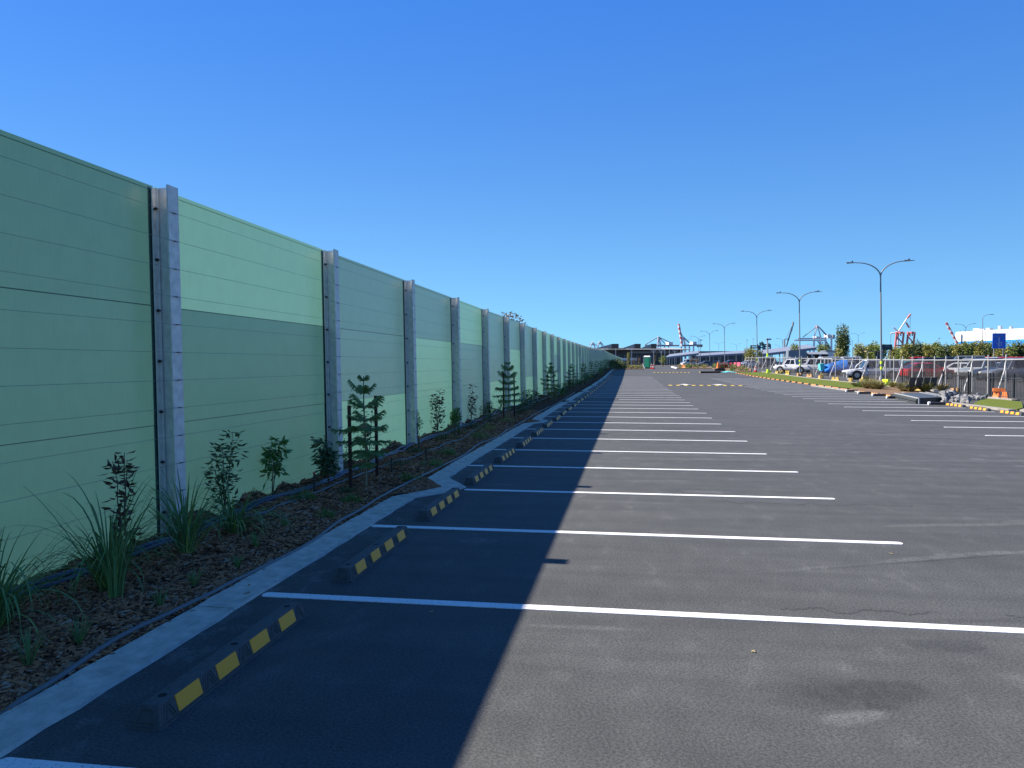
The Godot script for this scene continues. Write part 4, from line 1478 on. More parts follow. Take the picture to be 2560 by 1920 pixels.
func make_blocks() -> void:
	# moulded feet of the temporary fence: a slotted block with raised ends
	var spots := [[19.7, 107.0], [18.9, 98.5], [19.3, 93.8], [19.5, 89.6], [18.95, 82.2], [18.8, 76.0], [19.2, 72.4], [19.4, 69.2], [18.98, 66.0], [19.27, 63.4], [18.5, 60.6], [18.4, 101.0], [18.5, 103.2], [18.2, 105.8], [17.4, 49.6], [17.9, 46.0], [17.7, 40.2]]
	var kinds := ["yellow_plastic", "yellow_plastic", "brown_block", "brown_block", "yellow_plastic", "yellow_plastic", "yellow_plastic", "yellow_plastic", "orange_plastic", "brown_block", "lime", "yellow_plastic", "yellow_plastic", "lime", "yellow_plastic", "brown_block", "orange_plastic"]
	var order := range(spots.size())
	order.sort_custom(func(a, b): return spots[a][1] < spots[b][1])
	for n in order.size():
		var i: int = order[n]
		var c := {"yellow_plastic": "yellow", "brown_block": "brown", "orange_plastic": "orange", "lime": "lime green"}[kinds[i]] as String
		var o := thing("fence_foot", "%s plastic fence foot by the black and mesh fences, %s from the camera" % [c, ORD[n]], "fence foot", at(spots[i][0], spots[i][1]), 0.3 + i * 1.7, "plastic feet for temporary fencing")
		var b := Mb.new()
		b.frustum(-0.36, 0.36, 0.15, 0.0, -0.33, 0.33, 0.11, 0.13)
		put(b, "base", M[kinds[i]], o)
		b = Mb.new()
		b.frustum(-0.32, -0.06, 0.11, 0.13, -0.29, -0.09, 0.09, 0.33)
		b.frustum(0.06, 0.32, 0.11, 0.13, 0.09, 0.29, 0.09, 0.33)
		put(b, "socket", M[kinds[i]], o)
		if i % 3 == 1:
			b = Mb.new()
			b.box(Vector3(0.1, 0.42, 0.02), Vector3(0.5, 0.16, 0.24), Basis(Vector3.UP, 0.5))
			put(b, "upper_block", M[kinds[i]], o)
		if spots[i][0] > 18.3:
			o.position = at(spots[i][0] + 0.3, spots[i][1])
	# low pale rails linking the feet
	var b2 := Mb.new()
	for i in [4, 5, 6, 7, 9]:
		var p := at(spots[i][0] + 0.6, spots[i][1] + 0.5, 0.16)
		var q := at(spots[i][0] + 1.1, spots[i][1] + 4.0, 0.16)
		b2 = Mb.new()
		b2.bar(p, q, 0.1, 0.12)
		b2.bar(p - Vector3.UP * 0.15, p, 0.1)
		b2.bar(q - Vector3.UP * 0.15, q, 0.1)
		tag(put(b2, "low_barrier_rail", M.pale_concrete), "low pale rail on short legs behind the yellow fence feet, %s from the camera" % ORD[[9, 5, 6, 7, 4, 3, 2, 1, 8, 0][i]], "rail", "low rails behind the fence feet")


# ---------------------------------------------------------------- street lamps

func double_lamp(label: String, x: float, d: float, h: float, span_ := 2.7, rise_ := 1.0, bands := true) -> void:
	var o := thing("street_lamp", label, "street lamp", at(x, d), 0, "double-armed street lamps")
	o.rotation.z = LEAN + 0.003
	var st := Mb.new()
	st.tube(PackedVector3Array([Vector3(0, -0.1, 0), Vector3(0, h * 0.35, 0), Vector3(0, h * 0.36, 0), Vector3(0, h, 0)]), 0.10, 0.055, 12)
	put(st, "pole", M.lamp_pole, o)
	for s in [-1.0, 1.0]:
		st = Mb.new()
		var pts := PackedVector3Array()
		for k in 13:
			var t := k / 12.0
			var a := t * PI / 2 * 0.94
			pts.append(Vector3(s * (sin(a * 0.5) * 0.15 + (1 - cos(a)) * 0.9) * span_ * 0.68, h - 0.15 + sin(a) * (rise_ + 0.15), 0))
		var tip := pts[12]
		pts.append(tip + Vector3(s * span_ * 0.08, 0.01, 0))
		st.tube(pts, 0.055, 0.038, 8)
		put(st, "arm", M.lamp_pole, o)
		st = Mb.new()
		var c := tip + Vector3(s * span_ * 0.2, 0.03, 0)
		var w := span_ * 0.15
		st.hull8([c + Vector3(-w, -0.06, 0.12), c + Vector3(w, -0.03, 0.09), c + Vector3(w, -0.03, -0.09), c + Vector3(-w, -0.06, -0.12), c + Vector3(-w, 0.06, 0.09), c + Vector3(w, 0.0, 0.07), c + Vector3(w, 0.0, -0.07), c + Vector3(-w, 0.06, -0.09)])
		st.box(c + Vector3(-s * w * 0.1, 0.10, 0), Vector3(0.12, 0.1, 0.12))
		put(st, "lamp_head", M.lamp_head, o)
	if bands:
		for y in [1.15, 1.62]:
			st = Mb.new()
			st.tube(PackedVector3Array([Vector3(0, y, 0), Vector3(0, y + 0.22, 0)]), 0.108, 0.106, 12)
			put(st, "reflective_band", M.lime, o)


func single_lamp(label: String, x: float, d: float, h: float, s: float) -> void:
	var o := thing("street_lamp", label, "street lamp", at(x, d), 0, "single-armed street lamps")
	o.rotation.z = LEAN
	var st := Mb.new()
	st.tube(PackedVector3Array([Vector3(0, -0.1, 0), Vector3(0, h, 0)]), 0.12, 0.08, 8)
	put(st, "pole", M.lamp_pole, o)
	st = Mb.new()
	var pts := PackedVector3Array()
	for k in 8:
		var a := k / 7.0 * PI / 2
		pts.append(Vector3(s * (1 - cos(a)) * 1.7, h - 0.1 + sin(a) * 1.0, 0))
	st.tube(pts, 0.075, 0.05, 6)
	put(st, "arm", M.lamp_pole, o)
	st = Mb.new()
	st.box(pts[7] + Vector3(s * 0.5, 0.03, 0), Vector3(1.0, 0.12, 0.3))
	put(st, "lamp_head", M.lamp_head, o)


func make_lamps() -> void:
	var row := [[20.44, 67.0, 8.95], [20.32, 97.0, 8.95], [21.82, 138.0, 8.95], [21.7, 183.0, 8.95], [22.65, 226.0, 8.95], [23.13, 268.0, 8.95]]
	for i in row.size():
		double_lamp("tall galvanised double-armed street lamp, %s from the camera in the row along the right fence" % ORD[i], row[i][0] , row[i][1], row[i][2], 2.7, 1.0, i < 3)
	var more := [[2145.8, 314.0, 839.0, "just right of the tall dark conical tree"], [2414.8, 216.0, 819.0, "in front of the white and blue ship"], [1797.5, 432.0, 860.5, "small and far, between the third and fourth lamps of the row"], [1841.3, 435.0, 863.5, "small and far, right of the smaller distant one"], [1715.5, 330.0, 853.0, "far off in front of the raised striped crane boom"]]
	for e in more:
		var x: float = XD(e[0], e[1])
		double_lamp("distant double-armed street lamp %s" % e[3], x, e[1], YD(e[2], e[1], e[0]) - gh(x, e[1]), 2.7, 1.0, false)
	var one := [[2456.6, 220.0, 795.0, 1.0, "single-armed street lamp standing left of the blue board sign"], [1957.0, 330.0, 851.0, -1.0, "single-armed street lamp beside the grey harbour crane"], [1950.0, 430.0, 866.0, -1.0, "tiny single-armed street lamp left of the grey harbour crane"], [2031.0, 400.0, 864.0, -1.0, "small single-armed street lamp in front of the white portal crane"], [2131.0, 420.0, 852.0, -1.0, "small single-armed street lamp right of the conical tree"]]
	for e in one:
		var x: float = XD(e[0], e[1])
		single_lamp(e[4], x, e[1], YD(e[2], e[1], e[0]) - gh(x, e[1]), e[3])
	# plain poles among the lamps: a thick camera pole and thin masts with small heads
	for e in [[1919.0, 150.0, 845.0, 0.16, "thick pale camera pole with a yellow band among the far lamps"], [1750.8, 250.0, 848.0, 0.10, "dark slim pole with a loudspeaker beside the sixth lamp"], [1867.2, 500.0, 848.5, 0.16, "thin floodlight mast left of the dark green straddle frames"], [1882.8, 520.0, 846.0, 0.16, "thin floodlight mast right above the yellow-green tree"], [2347.0, 420.0, 844.0, 0.16, "thin floodlight mast left of the striped boom by the ship"], [2365.0, 640.0, 855.0, 0.16, "tiny floodlight mast between trees and ship bow"]]:
		var x: float = XD(e[0], e[1])
		var h: float = YD(e[2], e[1], e[0]) - gh(x, e[1])
		var o := thing("pole", e[4], "pole", at(x, e[1]))
		o.rotation.z = LEAN
		var st := Mb.new()
		st.tube(PackedVector3Array([Vector3(0, -0.1, 0), Vector3(0, h, 0)]), e[3], e[3] * 0.8, 8)
		put(st, "shaft", M.steel if e[3] > 0.15 else M.crane_grey, o)
		st = Mb.new()
		st.box(Vector3(0.25, h - 0.2, 0), Vector3(0.9, 0.25, 0.3))
		put(st, "head", M.crane_grey, o)
		if e[1] == 150.0:
			st = Mb.new()
			st.tube(PackedVector3Array([Vector3(0, 1.9, 0), Vector3(0, 2.6, 0)]), e[3] + 0.01, e[3] + 0.01, 8)
			put(st, "reflective_band", M.lime, o)


# a sight line's sideways place and height at a given distance along the rows
func XD(px: float, d: float) -> float:
	return d * tan(atan((px - 1280.0) / 1922.0) - 0.15205)


func YD(py: float, d: float, px: float) -> float:
	return 1.684 + (908.6 - py) / 1922.0 * d / (0.9885 + (px - 1280.0) / 1922.0 * 0.1515)


# ---------------------------------------------------------------- cars

# a car along +x, its wheels on y = 0; kind: wagon, hatch, sedan, ute, van
func car(label: String, x: float, d: float, turn: float, kind: String, paint: String, l := 4.7) -> Node3D:
	var o := thing("parked_car", label, "car", at(x, d), turn, "cars parked behind the mesh fence")
	var P := {"wagon": [0.36, 1.02, 0.94, 1.88, -0.48, 0.22, -0.45, 0.13, 0.92], "hatch": [0.24, 0.92, 0.88, 1.48, -0.47, 0.24, -0.30, 0.02, 0.86], "sedan": [0.22, 0.90, 0.90, 1.44, -0.36, 0.24, -0.22, 0.06, 0.82], "ute": [0.34, 1.04, 0.93, 1.82, -0.10, 0.26, -0.07, 0.16, 0.92], "van": [0.28, 1.15, 0.95, 2.05, -0.49, 0.34, -0.485, 0.22, 0.9]}[kind] as Array
	var yb: float = P[0]
	var yt: float = P[1]
	var w: float = P[2]
	var b := Mb.new()
	# body: rings along the length
	var st := []
	for q in [[-0.5, 0.30, -0.02, 0.90], [-0.485, 0.08, 0.0, 0.97], [-0.3, 0.0, 0.0, 1.0], [0.0, 0.0, 0.0, 1.0], [0.24, 0.0, 0.0, 1.0], [0.42, 0.0, -0.10, 0.97], [0.48, 0.06, -0.17, 0.90], [0.5, 0.22, -0.26, 0.82]]:
		var ring := []
		var y0: float = yb + q[1]
		var y1: float = yt + q[2] * (1.0 if kind != "van" else 1.6)
		var ww: float = w * q[3]
		for e in [[0.90, y0], [1.0, lerpf(y0, y1, 0.3)], [1.0, lerpf(y0, y1, 0.65)], [0.93, y1 - 0.02], [0.86, y1], [-0.86, y1], [-0.93, y1 - 0.02], [-1.0, lerpf(y0, y1, 0.65)], [-1.0, lerpf(y0, y1, 0.3)], [-0.90, y0]]:
			ring.append(Vector3(q[0] * l, e[1], e[0] * ww))
		st.append(ring)
	for i in st.size() - 1:
		for j in 10:
			var k := (j + 1) % 10
			b.quad(st[i][j], st[i + 1][j], st[i + 1][k], st[i][k])
	for j in range(1, 9):
		b.tri(st[0][0], st[0][j], st[0][j + 1])
		b.tri(st[-1][0], st[-1][j + 1], st[-1][j])
	put(b, "body", M[paint], o)
	# cabin
	var x0: float = P[4] * l
	var x1: float = P[5] * l
	var u0: float = P[6] * l
	var u1: float = P[7] * l
	var yr: float = P[3]
	var w0 := w * 0.88
	var w1 := w * 0.74
	b = Mb.new()
	b.hull8([Vector3(x0, yt - 0.03, w0), Vector3(x1, yt - 0.03, w0), Vector3(x1, yt - 0.03, -w0), Vector3(x0, yt - 0.03, -w0), Vector3(u0, yr - 0.05, w1), Vector3(u1, yr - 0.05, w1), Vector3(u1, yr - 0.05, -w1), Vector3(u0, yr - 0.05, -w1)])
	b.hull8([Vector3(u0, yr - 0.05, w1), Vector3(u1, yr - 0.05, w1), Vector3(u1, yr - 0.05, -w1), Vector3(u0, yr - 0.05, -w1), Vector3(u0 + 0.1, yr, w1 - 0.1), Vector3(u1 - 0.25, yr, w1 - 0.1), Vector3(u1 - 0.25, yr, -w1 + 0.1), Vector3(u0 + 0.1, yr, -w1 + 0.1)])
	put(b, "cabin", M[paint], o)
	# windows: panes set a little proud of the cabin's sloping faces
	var face := func(s: float, u: float, t: float) -> Vector3:      # side s, u along, t up
		return Vector3(lerpf(lerpf(x0, x1, u), lerpf(u0, u1, u), t), lerpf(yt - 0.03, yr - 0.05, t), s * (lerpf(w0, w1, t) + 0.006))
	var panes := [[0.07, 0.30], [0.34, 0.62], [0.66, 0.93]] if kind == "wagon" else ([[0.10, 0.44], [0.49, 0.88]] if kind != "van" else [[0.68, 0.93], [0.05, 0.34], [0.37, 0.64]])
	for s in [-1.0, 1.0]:
		for q in panes:
			b = Mb.new()
			var p := [face.call(s, q[0], 0.14), face.call(s, q[1], 0.14), face.call(s, q[1] - 0.01, 0.9), face.call(s, q[0] + 0.01, 0.9)]
			if s < 0:
				p.reverse()
			b.quad(p[0], p[1], p[2], p[3])
			put(b, "window", M.glass, o)
	for e in [[x1, u1, 0.008, "windscreen"], [x0, u0, -0.008, "rear_window"]]:
		b = Mb.new()
		var f := func(z: float, t: float) -> Vector3: return Vector3(lerpf(e[0], e[1], t) + e[2], lerpf(yt - 0.03, yr - 0.05, t) + 0.004, z * lerpf(w0, w1, t))
		var p := [f.call(0.88, 0.1), f.call(-0.88, 0.1), f.call(-0.88, 0.92), f.call(0.88, 0.92)]
		if e[2] < 0:
			p.reverse()
		b.quad(p[0], p[1], p[2], p[3])
		put(b, e[3], M.glass, o)
	# wheels with dark arches
	var r := 0.39 if kind in ["wagon", "ute"] else 0.32
	for sx in [-0.30, 0.31]:
		for s in [-1.0, 1.0]:
			var c := Vector3(sx * l, r, s * (w - 0.10))
			b = Mb.new()
			b.tube(PackedVector3Array([c + Vector3(0, 0.02, -s * 0.05), c + Vector3(0, 0.02, s * 0.103)]), r + 0.07, r + 0.07, 18)
			put(b, "wheel_arch", M.black_paint, o)
			b = Mb.new()
			b.tube(PackedVector3Array([c - Vector3(0, 0, s * 0.1), c + Vector3(0, 0, s * 0.115)]), r, r, 18)
			var wheel := put(b, "wheel", M.tyre, o)
			b = Mb.new()
			b.tube(PackedVector3Array([c + Vector3(0, 0, s * 0.09), c + Vector3(0, 0, s * 0.122)]), r * 0.62, r * 0.58, 12)
			put(b, "rim", M.rim, wheel)
	for s in [-1.0, 1.0]:
		b = Mb.new()
		b.box(Vector3(l * 0.487, yt - 0.28, s * w * 0.68), Vector3(0.14, 0.14, 0.3), Basis(Vector3.UP, s * 0.35))
		put(b, "headlight", M.clear_light, o)
		b = Mb.new()
		b.box(Vector3(-l * 0.492, yt - 0.22, s * w * 0.78), Vector3(0.06, 0.3, 0.2))
		put(b, "tail_light", M.red_light, o)
		b = Mb.new()
		b.box(Vector3(x1 - 0.25, yt + 0.08, s * (w + 0.09)), Vector3(0.1, 0.15, 0.18))
		put(b, "mirror", M[paint], o)
	b = Mb.new()
	b.box(Vector3(l * 0.49, yb + 0.22, 0), Vector3(0.12, 0.2, w * 1.5))
	put(b, "bumper", M.black_paint if kind in ["wagon", "ute"] else M[paint], o)
	if kind == "ute":
		b = Mb.new()
		b.box(Vector3(-0.31 * l, yt + 0.01, 0), Vector3(l * 0.33, 0.03, w * 1.6))
		put(b, "tray_cover", M.black_paint, o)
	return o


func make_cars() -> void:
	var w := car("white four-wheel-drive wagon side-on behind the fence, beside the nearest lamp", 22.98, 78.0, PI - 0.06, "wagon", "car_white", 5.1)
	w.position.y -= 0.02
	var b := Mb.new()
	b.tube(PackedVector3Array([Vector3(1.75, 1.0, -0.82), Vector3(1.62, 1.3, -0.86), Vector3(1.0, 1.85, -0.86)]), 0.05, 0.05, 6)
	put(b, "snorkel", M.car_white, w)
	b = Mb.new()
	b.tube(PackedVector3Array([Vector3(-2.6, 1.0, 0.2), Vector3(-2.75, 1.0, 0.2)]), 0.36, 0.36, 14)
	put(b, "spare_wheel", M.tyre, w)
	car("red car behind the mesh fence, between the four-wheel-drive wagon and the silver utility", 26.56, 74.0, 0.10, "hatch", "car_red", 4.5)
	car("blue car peeking out from behind the red car", 28.92, 84.0, PI - 0.1, "sedan", "car_blue", 4.6)
	car("silver utility with black tray cover facing left, behind the pointed black fence", 30.37, 72.0, PI + 0.5, "ute", "car_silver", 5.2)
	car("white sedan between the red car and the silver utility", 32.02, 82.0, PI - 0.5, "sedan", "car_white", 4.7)
	car("dark grey wagon at the right edge of the photo behind the fence", 30.11, 66.0, PI + 0.1, "wagon", "car_grey", 4.8)
	car("white utility with open doors, left of the white wagon under the second lamp", 21.82, 108.0, PI - 0.5, "ute", "car_white", 5.0)
	car("white wagon behind the fence near the second lamp, left of the blue tarpaulin", 22.99, 102.0, PI - 0.25, "wagon", "car_white", 4.9)
	var row := [[2285, 96, "hatch", "car_teal", "teal hatchback in the row behind, roof showing above the fence rail"], [2345, 96, "wagon", "car_navy", "navy wagon in the back row, left of the dark hatchback"], [2385, 98, "hatch", "car_navy", "dark hatchback in the back row, behind the white sedan"], [2430, 92, "wagon", "car_grey", "grey wagon in the back row, behind the silver utility"], [2480, 92, "wagon", "car_navy", "navy wagon in the back row, right of the grey wagon"], [2525, 88, "sedan", "car_silver", "silver sedan in the back row at the right"], [2552, 100, "wagon", "car_navy", "black wagon farthest right in the back row"], [2412, 110, "van", "car_grey", "grey van two rows back, behind the silver utility"], [2110, 104, "sedan", "car_white", "white sedan partly hidden behind the blue tarpaulin"], [2085, 118, "wagon", "car_white", "white wagon in the back row beyond the blue tarpaulin"], [2130, 118, "sedan", "car_navy", "dark sedan in the back row behind the white four-wheel-drive"], [1791, 205, "hatch", "car_navy", "dark hatchback far off behind the red barriers"], [1722, 230, "van", "car_white", "white van far off beyond the shrub island"], [1822, 215, "hatch", "car_grey", "grey hatchback far off behind the orange barrier"], [1870, 150, "sedan", "car_white", "white sedan half hidden by the far mesh fence"], [1762, 225, "sedan", "car_grey", "grey sedan far off left of the dark hatchback"], [1925, 150, "wagon", "car_grey", "grey wagon far off behind the mesh fence by the camera pole"]]
	for e in row:
		var d := float(e[1])
		car(e[4], XD(e[0], d), d, [PI - 0.3, 0.2, PI + 0.35, 1.3][int(e[0]) % 4], e[2], e[3], 4.6)
	rng.seed = 47
	var paints := ["car_white", "car_navy", "car_grey", "car_white", "car_silver", "car_navy", "car_red", "car_white"]
	var forms := ["wagon", "hatch", "sedan", "ute", "wagon", "sedan"]
	var lanes := [[112.0, 2248.0, 2556.0, 9, "third"], [126.0, 2262.0, 2550.0, 9, "fourth"], [120.0, 1960.0, 2130.0, 5, "back"]]
	for e in lanes:
		for i in int(e[3]):
			var px := lerpf(e[1], e[2], (i + 0.2 + 0.6 * rng.randf()) / e[3])
			var form: String = forms[rng.randi() % 6]
			var hue: String = paints[rng.randi() % 8]
			car("%s %s in the %s row behind the mesh fence, %s from the left" % [hue.trim_prefix("car_"), {"wagon": "wagon", "hatch": "hatchback", "sedan": "sedan", "ute": "utility"}[form], e[4], ORD[i]], XD(px, e[0]), e[0], [0.15, PI - 0.2, 1.4, PI + 0.1][rng.randi() % 4], form, hue, 4.6)
	# a trailer under a blue tarpaulin
	var o := thing("covered_trailer", "trailer load under a bright blue tarpaulin behind the mesh fence", "trailer", at(23.15, 93.0), 0.1)
	b = Mb.new()
	rng.seed = 21
	var rows := []
	for i in 8:
		var ring := []
		var u := i / 7.0
		for j in 9:
			var t := PI * j / 8.0
			var h := lerpf(0.75, 1.55, u) * (1.0 if i else 0.55)
			ring.append(Vector3(lerpf(-1.25, 1.35, u), 0.35 + sin(t) * h + rr(-0.06, 0.06), cos(t) * 0.95 + rr(-0.05, 0.05)))
		rows.append(ring)
	for i in 7:
		for j in 8:
			b.quad(rows[i][j], rows[i + 1][j], rows[i + 1][j + 1], rows[i][j + 1])
	for j in range(1, 8):
		b.tri(rows[0][0], rows[0][j], rows[0][j + 1])
		b.tri(rows[7][0], rows[7][j + 1], rows[7][j])
	put(b, "tarpaulin", M.blue_tarp, o)
	b = Mb.new()
	b.box(Vector3(-1.45, 0.95, 0.3), Vector3(0.5, 0.75, 0.7), Basis(Vector3.BACK, 0.12))
	put(b, "teal_bag", M.teal, o)
	for s in [-1.0, 1.0]:
		b = Mb.new()
		b.tube(PackedVector3Array([Vector3(0.2, 0.3, s * 0.8), Vector3(0.2, 0.3, s * 0.98)]), 0.3, 0.3, 14)
		put(b, "wheel", M.tyre, o)
	b = Mb.new()
	b.box(Vector3(0, 0.4, 0), Vector3(2.7, 0.14, 1.5))
	put(b, "chassis", M.dark_steel, o)


# ---------------------------------------------------------------- the far end and the harbour

func P(px: float, py: float, d: float) -> Vector3:
	return Vector3(XD(px, d), YD(py, d, px), -d)


func struts(o: Node3D, base: String, m: String, w: float, d: float, list: Array) -> void:
	for e in list:
		var b := Mb.new()
		b.tube(PackedVector3Array([P(e[0], e[1], d) - o.position, P(e[2], e[3], d + (e[4] if e.size() > 4 else 0.0)) - o.position]), w * 0.55, w * 0.55, 8)
		put(b, base, M[m], o)


func banded(o: Node3D, base: String, a: Vector3, z: Vector3, w: float, n: int, m0: String, m1: String) -> void:
	for i in n:
		var b := Mb.new()
		b.tube(PackedVector3Array([a.lerp(z, float(i) / n), a.lerp(z, float(i + 1) / n - 0.002)]), w * 0.55, w * 0.55, 8)
		put(b, base, M[m0] if i % 2 == 0 else M[m1], o)


func crane_base(label: String, px: float, d: float) -> Node3D:
	var x := XD(px, d)
	return thing("harbour_crane", label, "crane", Vector3(x, gh(x, d), -d))


func house(o: Node3D, base: String, m: String, x0: float, y0: float, x1: float, y1: float, d: float, deep: float) -> void:
	var a := P(x0, y0, d) - o.position
	var z := P(x1, y1, d) - o.position
	var b := Mb.new()
	var w := absf(z.x - a.x)
	b.box(Vector3((a.x + z.x) / 2, (a.y + z.y) / 2, a.z - deep / 2), Vector3(w * 0.55 / 0.81, absf(a.y - z.y), w * 0.45 / 0.59), Basis(Vector3.UP, 0.63))
	put(b, base, M[m], o)


func make_far() -> void:
	make_islands()
	make_terminal()
	make_cranes()
	make_ship()
	make_trees()


func make_islands() -> void:
	# planted islands at the far end, with a kerb in front
	ground(flat([[-2.5, 131.5], [2.35, 131.8], [2.6, 146.0], [-2.5, 150.0]].map(func(q): return Vector2(q[0], q[1])), 0.1, 0.12), "mulch_patch", M.dry_mulch)
	ground(flat([[7.9, 136.0], [14.0, 136.2], [13.9, 110.5], [16.6, 110.5], [20.5, 136.0], [22.0, 160.0], [9.5, 160.0]].map(func(q): return Vector2(q[0], q[1])), 0.1, 0.12), "mulch_patch", M.dry_mulch)
	var group := "low shrubs on the planted islands at the far end"
	rng.seed = 91
	var spots := []
	for i in 9:
		spots.append([rr(-1.8, 2.2), rr(133, 143), rr(0.5, 1.0)])
	for i in 24:
		spots.append([rr(8.6, 18.5), rr(138, 152), rr(0.5, 1.1)])
	for i in 8:
		spots.append([rr(14.4, 17.6), rr(111.5, 126), rr(0.5, 1.3)])
	for i in spots.size():
		var e = spots[i]
		bush("island_shrub", "low %s shrub on the planted islands at the far end" % ["olive", "straw-coloured", "bright green", "mid green"][i % 4], e[0], e[1], e[2], e[2] * 0.9, ["tree_leaf_olive", "dry_leaf", "green_leaf", "tree_leaf"][i % 4], 500 + i, 150, 0.16, group, "shrub")
	tree("slender yellow-green young tree on the far island left of the green toilet", -0.26, 138.0, 2.9, 0.48, 0.05, "tree_leaf_olive", 801, 900, 0.13)
	tree("round green bush-like tree behind the cones, right of the green toilet", 7.28, 175.0, 2.6, 1.15, 0.2, "tree_leaf", 802, 900, 0.2)
	for e in [[1598.0, 160.0, 2.6, "wispy young tree just left of the green toilet"], [1585.0, 165.0, 2.3, "thin bare young tree on the far left island"], [1637.0, 190.0, 3.6, "thin dry young tree right of the green toilet"], [1728.0, 150.0, 2.2, "brown sapling on the right far island, near the white van"], [1741.0, 146.0, 2.0, "second brown sapling on the right far island"]]:
		tree(e[3], XD(e[0], e[1]), e[1], e[2], 0.6, 0.2, "brown_leaf", 810 + int(e[0]), 260, 0.13)
	# portable toilet
	var o := thing("portable_toilet", "green portable toilet with a white roof at the far end of the car park", "toilet", at(3.14, 140.0), -0.3)
	var b := Mb.new()
	b.box(Vector3(0, 0.1, 0), Vector3(1.1, 0.2, 1.1))
	put(b, "base", M.dark_steel, o)
	b = Mb.new()
	b.box(Vector3(0, 1.14, 0), Vector3(1.06, 1.88, 1.06))
	put(b, "cabin", M.toilet_green, o)
	b = Mb.new()
	b.box(Vector3(0, 1.1, 0.545), Vector3(0.78, 1.72, 0.03))
	put(b, "door", M.toilet_green, o)
	for s in [-1.0, 1.0]:
		b = Mb.new()
		b.box(Vector3(s * 0.53, 1.14, 0.53), Vector3(0.05, 1.9, 0.05))
		put(b, "corner_post", M.white if s < 0 else M.toilet_green, o)
	b = Mb.new()
	b.frustum(-0.58, 0.58, 0.58, 2.08, -0.5, 0.5, 0.4, 2.3)
	put(b, "roof", M.white, o)
	# cones and barriers
	var cones := [[1628.6, 137.0, "red and white traffic cone touching the right side of the green toilet"], [1633.5, 134.5, "red and white traffic cone, the farther right of the pair beside the green toilet"], [1889.0, 112.0, "red traffic cone at the foot of the third street lamp"], [1727.0, 146.0, "red and white traffic cone on the right far island"], [1733.0, 150.0, "orange traffic cone on the right far island beside a sapling"]]
	for e in cones:
		var c := thing("traffic_cone", e[2], "traffic cone", at(XD(e[0], e[1]), e[1]))
		for k in 4:
			b = Mb.new()
			b.tube(PackedVector3Array([Vector3(0, 0.06 + k * 0.22, 0), Vector3(0, 0.06 + (k + 1) * 0.22, 0)]), 0.2 - k * 0.04, 0.2 - (k + 1) * 0.04, 10)
			put(b, "sleeve" if k % 2 else "cone", M.white if k % 2 else M.red_plastic, c)
		b = Mb.new()
		b.box(Vector3(0, 0.03, 0), Vector3(0.5, 0.06, 0.5))
		put(b, "foot", M.red_plastic, c)
	var bars := [[1801.0, 140.0, "orange_plastic", "orange plastic barrier, leftmost of the row behind the right far island"], [1813.0, 141.0, "orange_plastic", "orange plastic barrier, second of the row behind the right far island"], [1827.0, 142.0, "red_plastic", "red plastic barrier between the orange and pink ones"], [1838.0, 142.0, "pink_plastic", "pink plastic barrier, second from the right in the row"], [1846.0, 143.0, "pink_plastic", "pink plastic barrier, rightmost of the row by the mesh fence"], [1709.0, 150.0, "orange_plastic", "small orange barrier in front of the white van far off"], [1722.0, 148.0, "red_plastic", "red barrier beside the white van far off"]]
	for i in bars.size():
		var e = bars[i]
		var c := thing("water_barrier", e[3], "barrier", at(XD(e[0], e[1]), e[1]), 0.5 + i * 0.4, "plastic barriers at the far end")
		b = Mb.new()
		b.frustum(-0.7, 0.7, 0.28, 0.0, -0.68, 0.68, 0.12, 0.55)
		b.frustum(-0.66, 0.66, 0.12, 0.55, -0.6, 0.6, 0.1, 1.1)
		put(b, "body", M[e[2]], c)
		b = Mb.new()
		b.box(Vector3(0, 0.85, 0.118), Vector3(0.9, 0.16, 0.02))
		put(b, "stripe", M.white, c)
		if e[0] < 1730:
			c.scale = Vector3.ONE * 0.6
	for e in [[1609.0, 134.0, 0.9, "leaning white board propped beside the green toilet"], [1687.0, 131.0, 0.5, "white log-like bollard lying at the corner of the right far island"]]:
		var c := thing("white_bollard", e[3], "bollard", at(XD(e[0], e[1]), e[1]))
		b = Mb.new()
		var q := PackedVector3Array([Vector3(0.2, 0.08, 0), Vector3(-0.12, e[2], -0.2)]) if e[2] > 0.6 else PackedVector3Array([Vector3(-0.45, 0.4, -1.2), Vector3(0.35, 0.16, 0.6)])
		b.tube(q, 0.09 if e[2] > 0.6 else 0.15, 0.09 if e[2] > 0.6 else 0.17, 10)
		put(b, "shaft", M.white, c)
		b = Mb.new()
		b.tube(PackedVector3Array([q[1], q[1] + (q[1] - q[0]).normalized() * 0.1]), 0.11, 0.08, 10)
		put(b, "cap", M.steel, c)
	# pile of beams with a teal sheet
	var pile := thing("beam", "long dark timber beam lying on the asphalt in front of the right far island", "beam", at(10.63, 105.0))
	b = Mb.new()
	b.bar(Vector3(-1.3, 0.12, 0), Vector3(1.35, 0.12, -1.2), 0.22, 0.24)
	put(b, "timber", M.stake, pile)
	b = Mb.new()
	b.bar(Vector3(-1.42, 0.12, 0.05), Vector3(-1.3, 0.12, 0), 0.24, 0.26)
	put(b, "end_board", M.hessian, pile)
	b = Mb.new()
	rng.seed = 12
	var g := []
	for i in 8:
		var line_ := []
		for j in 4:
			line_.append(Vector3(i * 0.32, 0.02 + 0.24 * sin(PI * i / 7.0) * sin(PI * (j + 0.3) / 3.6) + rr(0, 0.07), -j * 0.5))
		g.append(line_)
	for i in 7:
		for j in 3:
			b.quad(g[i][j], g[i + 1][j], g[i + 1][j + 1], g[i][j + 1])
	var t := put(b, "crumpled_sheet", M.teal)
	t.position = at(11.98, 106.0)
	tag(t, "crumpled teal plastic sheet at the right end of the long dark beam", "plastic sheet")
	b = Mb.new()
